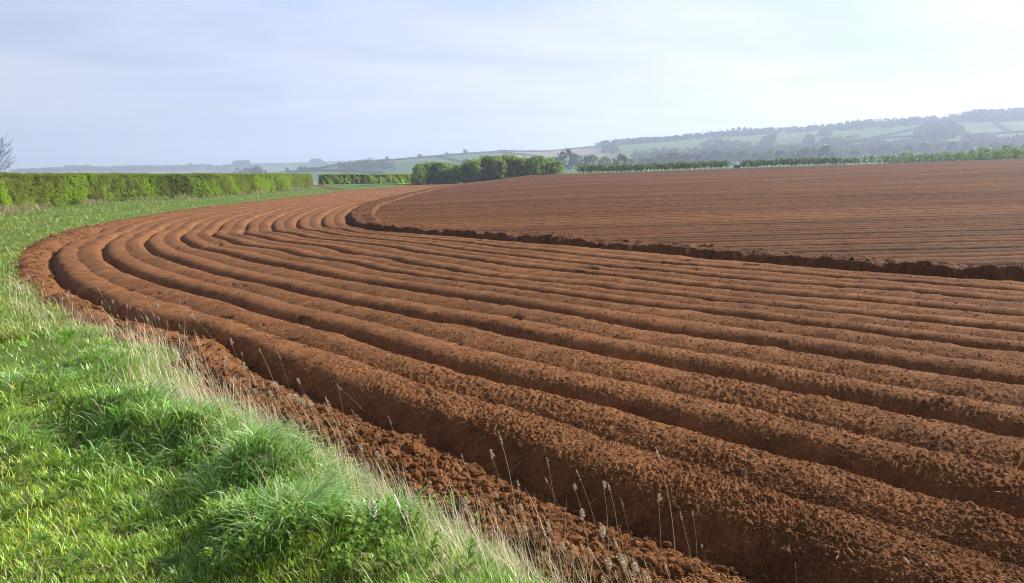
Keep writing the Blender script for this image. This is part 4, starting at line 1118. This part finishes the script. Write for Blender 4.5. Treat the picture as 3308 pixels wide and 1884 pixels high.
def shed():
    u = (2372 - CX) / F; Y = 236.5; gz = float(T(np.array([u * Y]), np.array([Y]))[0]) - .05
    o = empty('field_shed', (u * Y, Y, gz), -.1)
    Mw = plain_mat('weathered_boards', (.26, .22, .18), .9, 3); Mr = plain_mat('rusty_sheet', (.10, .08, .07), .95, 3)
    g = Geo(); w, d, h = 1.6, 1.5, .75
    box(g, (-w / 2 + .05, 0, h / 2), (.1, d, h)); box(g, (w / 2 - .05, 0, h / 2), (.1, d, h)); box(g, (0, d / 2 - .05, h / 2), (w - .204, .1, h))
    box(g, (-w / 4 - .05, -d / 2 + .05, h / 2), (w / 2 - .25, .1, h)); box(g, (w / 4 + .22, -d / 2 + .05, h / 2), (.35, .1, h)); link('wall', g.mesh('wall'), Mw, o)
    g = Geo(); box(g, (0, 0, h + .07), (w + .3, d + .4, .12)); link('roof', g.mesh('roof'), Mr, o)
    g = Geo(); box(g, (.17, -d / 2 - .01, .32), (.5, .06, .62)); link('door', g.mesh('door'), plain_mat('dark_door', (.12, .10, .085), .9, 3), o)
    tag(o, 'small dark shed in the gap of the far hedge row', 'shed')
    # hurdle of rails beside it
    u = (2408 - CX) / F; x0 = u * Y; f = empty('rail_fence', (x0, Y - .6, float(T(np.array([x0]), np.array([Y]))[0]) - .05), -.02)
    for k in range(5):
        g = Geo(); box(g, (-2.6 + 1.3 * k, 0, .45), (.12, .12, .9)); link('post', g.mesh('post'), Mw, f)
    for z in (.35, .6, .82):
        g = Geo(); box(g, (0, -.09, z), (5.6, .05, .12)); link('rail', g.mesh('rail'), Mw, f)
    tag(f, 'weathered timber rail fence beside the small shed', 'fence')
shed()

def bare_tree():
    """leafless tree at the left edge of the picture, behind the hedge"""
    Y = 62.; px = -60; u = (px - CX) / F
    o = empty('bare_tree', (u * Y, Y, float(T(np.array([u * Y]), np.array([Y]))[0])))
    g = Geo(); gt = Geo(); rng = np.random.default_rng(12)
    def grow(p, d, L, r, lev):
        n_ = 4; pts_ = [p]; dd = d
        for k in range(n_):
            dd = dd + rng.normal(0, .10, 3) + np.array([0, 0, .05 if lev > 0 else 0]); dd /= np.linalg.norm(dd); pts_.append(pts_[-1] + dd * L / n_)
        tube(g if lev < 2 else gt, pts_, np.maximum(np.linspace(r, r * .55, n_ + 1), .011), 5 if lev < 2 else 3)
        if lev >= 5: return
        for k in range(3 if lev < 4 else 2):
            f = rng.uniform(.45, 1.0) if lev else rng.uniform(.35, 1.0)
            q = pts_[int(f * n_)]; a = rng.uniform(.35, .85); ax = rng.normal(0, 1, 3); ax -= ax @ dd * dd; ax /= np.linalg.norm(ax)
            grow(q, dd * math.cos(a) + ax * math.sin(a), L * rng.uniform(.6, .78), r * .52, lev + 1)
        grow(pts_[-1], dd, L * .72, r * .55, lev + 1)
    grow(np.array([0, 0, -.2]), np.array([.03, 0, 1.]), 2.5, .15, 0)
    link('trunk', g.mesh('trunk'), M_twig, o); link('twigs', gt.mesh('twigs'), M_twig, o)
    tag(o, 'leafless tree with fine upswept twigs at the left edge above the hedge', 'bare tree')
bare_tree()

# ------------------------------------------------------------------ the valley and the hills
Z3 = RR(1600, 300, 2.841); Z4 = RR(2400, 300, 2.816); Z2 = RR(800, 400, 3.008); Z1 = RR(0, 350, 2.912)
DK, MD, LT, BR = (.055, .07, .045), (.085, .115, .055), (.15, .18, .075), (.15, .115, .07)
FT = {k: [tree_proto(10, 4.6, 330, 1.7, c, .06, 16, 1.0, 3) for _ in range(3)] for k, c in (('dark', DK), ('green', MD), ('light', LT), ('tan', BR))}
KINDLAB = {'dark': 'dark', 'green': 'green', 'light': 'pale green', 'tan': 'brownish'}
def valley_trees():
    L = []
    # (column, top row, width px, metres away, kind) single trees standing in the valley
    for x, t, w, D, k in [(a, b + 2, c, d_ * (1.45 if d_ < 700 else 1.2), e_) for a, b, c, d_, e_ in [(1826, 484, 66, 560, 'dark'), (1858, 497, 46, 590, 'dark'), (1902, 497, 66, 470, 'light'), (1948, 505, 48, 500, 'light'), (1962, 515, 22, 560, 'dark'), (2001, 498, 62, 450, 'tan'), (2030, 512, 40, 470, 'light'), (1790, 506, 40, 640, 'light'), (2075, 512, 44, 620, 'dark'), (2102, 508, 42, 650, 'dark'), (2060, 523, 34, 430, 'light'),
                          (2128, 500, 46, 760, 'green'), (2165, 492, 60, 800, 'dark'), (2205, 498, 44, 780, 'dark'), (2235, 495, 44, 860, 'green'), (2262, 490, 50, 820, 'dark'), (2300, 486, 60, 880, 'dark'), (2345, 489, 50, 900, 'green'), (2390, 486, 54, 860, 'dark'), (2432, 492, 50, 820, 'dark'), (2470, 487, 54, 800, 'green'), (2510, 484, 44, 780, 'dark'), (2545, 482, 50, 760, 'light'),
                          (2585, 478, 56, 740, 'dark'), (2620, 475, 44, 760, 'light'), (2655, 470, 56, 720, 'dark'), (2700, 478, 60, 690, 'light'), (2745, 482, 50, 720, 'light'), (2800, 470, 50, 900, 'tan'), (2840, 468, 56, 880, 'dark'), (2880, 470, 44, 860, 'tan'), (2925, 466, 52, 840, 'green'), (2965, 458, 44, 880, 'dark'), (3010, 455, 50, 900, 'tan'), (3055, 450, 54, 880, 'dark'), (3100, 446, 50, 860, 'dark'),
                          (3150, 442, 56, 860, 'tan'), (3195, 444, 50, 840, 'dark'), (3240, 446, 48, 820, 'dark'), (3285, 438, 56, 800, 'dark'), (3320, 436, 50, 800, 'tan'), (2180, 522, 40, 520, 'light'), (2230, 520, 46, 540, 'light'), (2290, 522, 40, 560, 'green'), (2350, 518, 44, 560, 'light'), (2420, 515, 44, 580, 'green'), (2480, 512, 40, 580, 'light'), (2560, 508, 46, 560, 'light'), (2630, 508, 40, 560, 'dark'), (2690, 505, 46, 540, 'light')]]:
        u = (x - CX) / F; p = np.array([u * D, D]); gz = float(Z(p[:1], p[1:])[0])
        L.append((x, (p[0], D, gz), min(max(CAMZ + (HOR - t) / F * D - gz, 7), 24), w / F * D, k))
    cnt = {}
    for x, p, h, w, k in sorted(L):
        cnt[k] = cnt.get(k, 0) + 1
        o = plant(FT[k][cnt[k] % 3], 'valley_tree', p, h, f'{nth(cnt[k])} {KINDLAB[k]} hazy tree from the left in the valley below the hills', 'tree', f'{KINDLAB[k]} trees in the valley', 10)
        sx = w / 9.5; o.scale = (sx, sx, h / 10)
valley_trees()

def hill_trees():
    sky = Z3([(85, 528), (172, 526), (240, 528), (640, 515), (735, 505), (1500, 432), (1700, 412), (1830, 398), (1900, 392), (1955, 390), (2075, 378), (2130, 376), (2180, 374), (2235, 372), (2290, 366), (2340, 362), (2390, 356)]) + \
          Z4([(330, 342), (430, 334), (525, 328), (600, 322), (665, 314), (730, 308), (800, 300), (870, 294), (945, 292), (1015, 282), (1840, 216), (1945, 212)])
    hs = [16, 34, 32, 30, 14, 26, 18, 36, 44, 48, 40, 44, 50, 56, 50, 44, 26, 26, 26, 20, 22, 26, 22, 18, 20, 36, 24, 18, 16]
    ws = [16, 20, 30, 18, 12, 30, 24, 30, 40, 44, 34, 34, 44, 48, 40, 36, 16, 30, 34, 24, 28, 20, 22, 20, 30, 34, 26, 24, 20]
    hs = [h / 2.84 for h in hs]; ws = [w / 2.84 for w in ws]
    lf = Z2([(1310, 372), (1355, 362), (1675, 338), (1740, 328), (1935, 304), (2115, 292), (2265, 282), (2500, 262), (385, 465), (515, 450), (565, 440), (765, 410), (960, 480), (1190, 352)])
    hl = [v / 3.0 for v in (32, 46, 46, 24, 28, 46, 18, 30, 42, 40, 36, 28, 36, 24)]; wl = [v / 3.0 for v in (60, 50, 56, 30, 40, 52, 24, 20, 52, 54, 40, 44, 60, 60)]
    L = sky + lf; hs += hl; ws += wl
    P = hit([p[0] for p in L], [p[1] + 1.0 for p in L], Z, 300, 6000, 1500)
    data = sorted(zip([p[0] for p in L], P, hs, ws), key=lambda q: q[0])
    for i, (x, p, h, w) in enumerate(data):
        D = np.hypot(p[0], p[1])
        o = plant(FT['dark'][i % 3], 'hilltop_tree', (p[0], p[1], p[2] - 2), 10, f'{nth(i + 1)} grey blue tree from the left standing on the far hills', 'tree', 'single trees on the far hills', 10)
        o.scale = (w / F * D / 9.5,) * 2 + ((h + 3) / F * D / 10,)
hill_trees()

def crowd(name, label, polys, n_, hgt, col, seed):
    """a far wood that reads as one mass: crowns packed together inside outlines"""
    g = Geo(); px = []
    for poly in polys:
        q = np.array(poly); lo, hi = q.min(0), q.max(0)
        area = np.ptp(q[:, 0]) * np.ptp(q[:, 1]); m = 0
        want = n_ // len(polys)
        while m < want:
            c = rng.uniform(lo, hi); ins = False; j = len(q) - 1
            for i in range(len(q)):
                if (q[i, 1] > c[1]) != (q[j, 1] > c[1]) and c[0] < (q[j, 0] - q[i, 0]) * (c[1] - q[i, 1]) / (q[j, 1] - q[i, 1] + 1e-9) + q[i, 0]: ins = not ins
                j = i
            if ins: px.append(c); m += 1
    px = np.array(px); P = hit(px[:, 0], px[:, 1], Z, 300, 6200, 1300); m = len(P)
    H = rng.uniform(.7, 1.25, m) * hgt
    k = 26
    d = rng.normal(0, 1, (m, k, 3)); d /= np.linalg.norm(d, axis=2)[..., None]
    Q = P[:, None, :] + np.stack([d[..., 0] * .48 * H[:, None], d[..., 1] * .48 * H[:, None], H[:, None] * (.50 + .46 * d[..., 2])], -1) * 1.0
    c = jit(col, m, .16, .06)[:, None, :] * (1 + rng.normal(0, .1, (m, k, 1)))
    quads(g, Q.reshape(-1, 3), (H[:, None] * rng.uniform(.3, .55, (m, k))).ravel(), np.clip(c.reshape(-1, 3), .01, 1), .6, 1.2)
    o = link(name, g.mesh(name), M_far); tag(o, label, 'woodland', kind='stuff')
woods = [
 ('dark rounded wood on the crest of the middle hill', [Z3([(890, 495), (930, 455), (1040, 440), (1165, 465), (1150, 490), (1000, 500)])], 130, 11, DK),
 ('long dark belt of trees below the right hand hill crest', [Z3([(1170, 462), (1500, 438), (1800, 412), (2050, 392), (2400, 366), (2557, 356), (2557, 378), (2300, 398), (1900, 420), (1500, 460), (1170, 480)]), Z4([(0, 366), (600, 330), (1070, 285), (1500, 256), (1950, 232), (1950, 256), (1600, 300), (1100, 340), (600, 362), (0, 392)])], 620, 10, DK),
 ('large dark wood on the brow at the right edge', [Z4([(1930, 252), (2000, 236), (2100, 218), (2300, 194), (2570, 178), (2570, 256), (2150, 272), (2010, 262)])], 360, 14, DK),
 ('broad wood covering the middle of the right hand slope', [Z4([(1560, 400), (1640, 325), (1800, 300), (1900, 315), (2000, 380), (1960, 410), (1750, 440), (1600, 440)])], 260, 13, DK),
 ('dark valley woodland spreading behind the far hedge row', [Z3([(1250, 600), (1400, 570), (1900, 550), (2557, 535), (2557, 630), (1900, 640), (1300, 640)]), Z4([(0, 545), (600, 500), (1080, 520), (1070, 590), (500, 600), (0, 610)]), Z4([(1080, 490), (1400, 480), (1600, 510), (2557, 440), (2557, 520), (1700, 540), (1100, 560)])], 900, 10, (.075, .085, .05)),
 ('scattered copses on the slope above the valley', [Z3([(1900, 500), (2000, 450), (2150, 470), (2350, 490), (2300, 525), (1900, 530)]), Z3([(2440, 490), (2480, 440), (2557, 410), (2557, 470)]), Z4([(170, 500), (200, 440), (270, 410), (240, 500)]), Z4([(560, 470), (600, 410), (640, 460)]), Z4([(680, 400), (720, 370), (790, 390)]), Z4([(700, 470), (760, 440), (900, 450), (940, 480)]), Z4([(1400, 520), (1440, 470), (1560, 470), (1580, 520)]), Z4([(2010, 420), (2100, 400), (2300, 440), (2200, 470)])], 420, 9, (.075, .08, .05)),
 ('hazy copses on the low hills behind the hedge gap', [Z2([(880, 430), (1050, 400), (1400, 410), (1420, 450), (1000, 460)]), Z2([(630, 395), (700, 385), (760, 400), (700, 425)]), Z3([(1000, 500), (1100, 500), (1130, 560), (980, 560)])], 240, 9, (.075, .09, .055)),
 ('faint woods along the distant blue ridge at the left', [Z1([(600, 585), (650, 562), (820, 560), (870, 580), (800, 595)]), Z1([(870, 575), (1200, 568), (1600, 560), (2000, 545), (2000, 570), (1400, 590), (900, 598)]), Z1([(2200, 525), (2330, 522), (2340, 535), (2210, 540)]), Z1([(60, 612), (340, 598), (560, 588), (600, 600), (300, 612)]), Z2([(620, 378), (700, 372), (720, 385), (640, 388)]), Z1([(560, 590), (900, 575), (1500, 568), (2475, 548), (2475, 590), (1500, 605), (600, 606)])], 900, 12, DK),
 ('grey leafless wood just showing above the long hedge', [Z1([(1030, 640), (1060, 622), (1300, 628), (1450, 640)]), Z1([(1700, 640), (1900, 625), (2475, 620), (2475, 640)]), Z2([(0, 490), (60, 470), (120, 490)])], 160, 12, (.11, .09, .075)),
]
for i, (lab, polys, n_, h, c) in enumerate(woods): crowd('woodland', lab, polys, n_, h, c, i)

def hedgerows():
    lines = [
     (Z2([(500, 448), (700, 438), (850, 410), (1000, 392), (1250, 372), (1500, 350), (1850, 318), (2000, 305), (2300, 285), (2557, 268)]), 'hedgerow along the skyline of the low middle hill'),
     (Z2([(400, 474), (700, 458), (1000, 464), (1300, 484)]), 'lowest hedgerow seen through the hedge gap'),
     (Z2([(1850, 322), (1950, 345), (2050, 372), (2250, 402)]), 'hedgerow running down the green hill above the copse'),
     (Z2([(0, 405), (500, 400), (900, 398), (1300, 360)]), 'faint hedgerow on the blue slopes left of the copse'),
     (Z3([(0, 538), (300, 540), (450, 540), (620, 526), (750, 512), (880, 496)]), 'hedgerow along the top of the bare tan field'),
     (Z3([(0, 550), (150, 560), (300, 577), (430, 590)]), 'hedgerow under the bare tan field'),
     (Z4([(950, 445), (1150, 420), (1300, 395), (1500, 350), (1640, 312)]), 'upper slanting hedgerow left of the slope wood'),
     (Z4([(950, 462), (1130, 440), (1300, 420), (1550, 396)]), 'lower slanting hedgerow left of the slope wood'),
     (Z4([(2000, 402), (2200, 382), (2400, 370), (2557, 358)]), 'level hedgerow right of the slope wood'),
     (Z4([(2300, 282), (2350, 315), (2400, 350)]), 'steep hedgerow under the wood at the right edge'),
     (Z4([(1830, 302), (1900, 278), (1970, 262)]), 'short hedgerow rising to the brow wood'),
     (Z4([(140, 525), (300, 505), (500, 495), (700, 480)]), 'hedgerow beside the farm in the valley'),
     (Z4([(950, 412), (1050, 400)]), 'tiny hedgerow in the middle of the pasture slope')]
    for pl, lab in lines:
        q = np.array(pl); n_ = int(np.linalg.norm(np.diff(q, axis=0), axis=1).sum() / .7) + 14
        c, _ = along(q, np.linspace(0, 1, n_)); P = hit(c[:, 0], c[:, 1] + .6, Z, 300, 6000, 1300)
        sg = np.linalg.norm(np.diff(P[:, :2], axis=0), axis=1); tt = np.concatenate([[0], np.cumsum(sg)]); mm = max(n_, int(tt[-1] / 2.2)); ti = np.linspace(0, tt[-1], mm)
        P = np.stack([np.interp(ti, tt, P[:, j]) for j in range(3)], 1)
        D = np.hypot(P[:, 0], P[:, 1]); m = len(P); k = 9
        Q = P[:, None, :] + rng.normal(0, 1, (m, k, 3)) * np.array([2.4, 2.4, .8]) + np.array([0, 0, 1.4])
        g = Geo(); off = P[m // 2].copy()
        quads(g, Q.reshape(-1, 3) - off, np.repeat(2.2 + D * .0005, k) * rng.uniform(.6, 1.2, m * k), jit(DK, m * k, .2), .5, 1.2)
        o = link('hedgerow', g.mesh('hedgerow'), M_far); o.location = off
        tag(o, lab, 'hedgerow', 'hedgerows on the far hills')
hedgerows()

def farm():
    Mw = plain_mat('pale_render', (.62, .58, .52), .8, .5, .1); Mr = plain_mat('pale_sheet_roof', (.50, .50, .50), .6, .5, .12)
    for (x, y, w, lab) in [(2661, 477, 26, 'pale roofed farm barn among the valley trees'), (2673, 437, 12, 'tiny pale house high on the pasture slope'), (2735, 479, 22, 'long low pale shed right of the farm barn')]:
        p = hit([x], [y], Z, 300, 6000, 1500)[0]; D = np.hypot(p[0], p[1]); s = w / F * D
        o = empty('farm_building', (p[0], p[1], p[2] - .3), rng.uniform(-.3, .3)); d, h = s * .5, s * .2
        g = Geo(); box(g, (0, 0, h / 2), (s, d, h)); link('wall', g.mesh('wall'), Mw, o)
        g = Geo(); e = .04 * s; hw, hd, rh = s / 2 + e, d / 2 + e, h + .22 * s
        V_ = np.array([(-hw, -hd, h), (hw, -hd, h), (hw, hd, h), (-hw, hd, h), (-hw, 0, rh), (hw, 0, rh)])
        g.add(V_, [np.array([(0, 1, 5, 4), (2, 3, 4, 5), (0, 3, 2, 1)]), np.array([(0, 4, 3), (1, 2, 5)])]); link('roof', g.mesh('roof'), Mr, o)
        tag(o, lab, 'farm building', 'buildings of the far farm')
farm()
# ------------------------------------------------------------------ light, sky, air
SUN_AZ, SUN_EL = math.radians(63), math.radians(33)
def build_light():
    sd = bpy.data.lights.new('sun', 'SUN'); sd.energy = 5.0; sd.angle = math.radians(.55); sd.color = (1, .955, .89)
    so = bpy.data.objects.new('sun', sd); COL.objects.link(so)
    d = Vector((math.sin(SUN_AZ) * math.cos(SUN_EL), math.cos(SUN_AZ) * math.cos(SUN_EL), math.sin(SUN_EL)))
    so.rotation_euler = d.to_track_quat('Z', 'Y').to_euler(); so.location = (30, 30, 60)
    w = bpy.data.worlds.new('World'); sc.world = w; w.use_nodes = True
    nt = w.node_tree; nt.nodes.clear()
    out = nt.nodes.new('ShaderNodeOutputWorld'); bg = nt.nodes.new('ShaderNodeBackground')
    sky = nt.nodes.new('ShaderNodeTexSky'); sky.sky_type = 'NISHITA'; sky.sun_disc = False
    sky.sun_elevation = SUN_EL; sky.sun_rotation = SUN_AZ
    sky.air_density = 1.0; sky.dust_density = 1.2; sky.ozone_density = 1.5; sky.altitude = 60
    # thin high cloud: a veil with faint streaks, projected on a level far above
    tc = nt.nodes.new('ShaderNodeTexCoord'); sp = nt.nodes.new('ShaderNodeSeparateXYZ')
    nt.links.new(tc.outputs['Generated'], sp.inputs[0])
    zc = N(nt, 'ShaderNodeMath', operation='ADD'); zc.inputs[1].default_value = .12
    ab = N(nt, 'ShaderNodeMath', operation='MAXIMUM'); ab.inputs[1].default_value = 0.0
    nt.links.new(sp.outputs['Z'], ab.inputs[0]); nt.links.new(ab.outputs[0], zc.inputs[0])
    dv = N(nt, 'ShaderNodeVectorMath', operation='DIVIDE'); cb = nt.nodes.new('ShaderNodeCombineXYZ')
    for i in range(3): nt.links.new(zc.outputs[0], cb.inputs[i])
    nt.links.new(tc.outputs['Generated'], dv.inputs[0]); nt.links.new(cb.outputs[0], dv.inputs[1])
    mp = nt.nodes.new('ShaderNodeMapping'); mp.inputs['Rotation'].default_value = (0, 0, .5); mp.inputs['Scale'].default_value = (.65, 1.15, 1)
    nt.links.new(dv.outputs[0], mp.inputs['Vector'])
    nz = N(nt, 'ShaderNodeTexNoise', Scale=1.1, Detail=8, Roughness=.6, Distortion=.35)
    nt.links.new(mp.outputs[0], nz.inputs['Vector'])
    rp = nt.nodes.new('ShaderNodeValToRGB'); rp.color_ramp.elements[0].position = .36; rp.color_ramp.elements[1].position = .70
    rp.color_ramp.elements[0].color = (.33, .33, .33, 1); rp.color_ramp.elements[1].color = (.58, .58, .58, 1)
    nt.links.new(nz.outputs['Fac'], rp.inputs['Fac'])
    mx = N(nt, 'ShaderNodeMix', data_type='RGBA')
    # the veil is brighter towards the sun
    dt = N(nt, 'ShaderNodeVectorMath', operation='DOT_PRODUCT'); nt.links.new(tc.outputs['Generated'], dt.inputs[0])
    dt.inputs[1].default_value = (math.sin(SUN_AZ) * math.cos(SUN_EL), math.cos(SUN_AZ) * math.cos(SUN_EL), math.sin(SUN_EL))
    mr = N(nt, 'ShaderNodeMapRange'); mr.inputs['From Min'].default_value = -.3; mr.inputs['From Max'].default_value = .9
    mr.inputs['To Min'].default_value = .70; mr.inputs['To Max'].default_value = 1.15; nt.links.new(dt.outputs['Value'], mr.inputs['Value'])
    cl = N(nt, 'ShaderNodeVectorMath', operation='SCALE'); n3 = N(nt, 'ShaderNodeTexNoise', Scale=.55, Detail=4, Roughness=.55); nt.links.new(mp.outputs[0], n3.inputs['Vector'])
    r3 = nt.nodes.new('ShaderNodeValToRGB'); r3.color_ramp.elements[0].position = .38; r3.color_ramp.elements[1].position = .62
    nt.links.new(n3.outputs['Fac'], r3.inputs['Fac'])
    m3 = N(nt, 'ShaderNodeMix', data_type='RGBA'); m3.inputs['A'].default_value = CLOUD_BLUE; m3.inputs['B'].default_value = CLOUD
    nt.links.new(r3.outputs['Color'], m3.inputs['Factor']); nt.links.new(m3.outputs['Result'], cl.inputs[0])
    nt.links.new(mr.outputs[0], cl.inputs['Scale']); nt.links.new(cl.outputs[0], mx.inputs['B'])
    fd = N(nt, 'ShaderNodeMapRange', interpolation_type='SMOOTHSTEP'); fd.inputs['From Min'].default_value = .42; fd.inputs['From Max'].default_value = .85
    fd.inputs['To Min'].default_value = 1; fd.inputs['To Max'].default_value = .1
    nt.links.new(sp.outputs['Z'], fd.inputs['Value'])
    ml = N(nt, 'ShaderNodeMath', operation='MULTIPLY'); nt.links.new(rp.outputs['Color'], ml.inputs[0]); nt.links.new(fd.outputs[0], ml.inputs[1])
    nt.links.new(ml.outputs[0], mx.inputs['Factor']); nt.links.new(sky.outputs[0], mx.inputs['A'])
    nt.links.new(mx.outputs['Result'], bg.inputs['Color']); bg.inputs['Strength'].default_value = SKY_STRENGTH
    nt.links.new(bg.outputs[0], out.inputs[0])
    # the air itself
    g = Geo(); box(g, (0, 0, 105), (14200, 14200, 330))
    m, nt, out = nodes('air')
    pv = N(nt, 'ShaderNodeVolumePrincipled'); pv.inputs['Color'].default_value = (.68, .775, 1.0, 1)
    pv.inputs['Density'].default_value = HAZE_D; pv.inputs['Anisotropy'].default_value = .3
    nt.links.new(pv.outputs[0], out.inputs['Volume'])
    o = link('haze', g.mesh('haze'), m); tag(o, 'pale blue haze filling the valley air', 'haze', kind='stuff')
CLOUD_BLUE = (11.4, 13.5, 20.0, 1); CLOUD = (16.6, 15.7, 18.0, 1); SKY_STRENGTH = .053; HAZE_D = .00033
build_light()
sc.view_settings.view_transform = 'Standard'; sc.view_settings.look = 'None'; sc.view_settings.gamma = 1
sc.view_settings.use_curve_mapping = False; sc.view_settings.exposure = .76
sc.render.engine = 'CYCLES'
sc.cycles.use_denoising = True
sc.cycles.max_bounces = 5; sc.cycles.diffuse_bounces = 2; sc.cycles.transmission_bounces = 4; sc.cycles.volume_bounces = 1
sc.cycles.transparent_max_bounces = 4
sc.cycles.pixel_filter_type = 'BLACKMAN_HARRIS'; sc.cycles.filter_width = 1.0
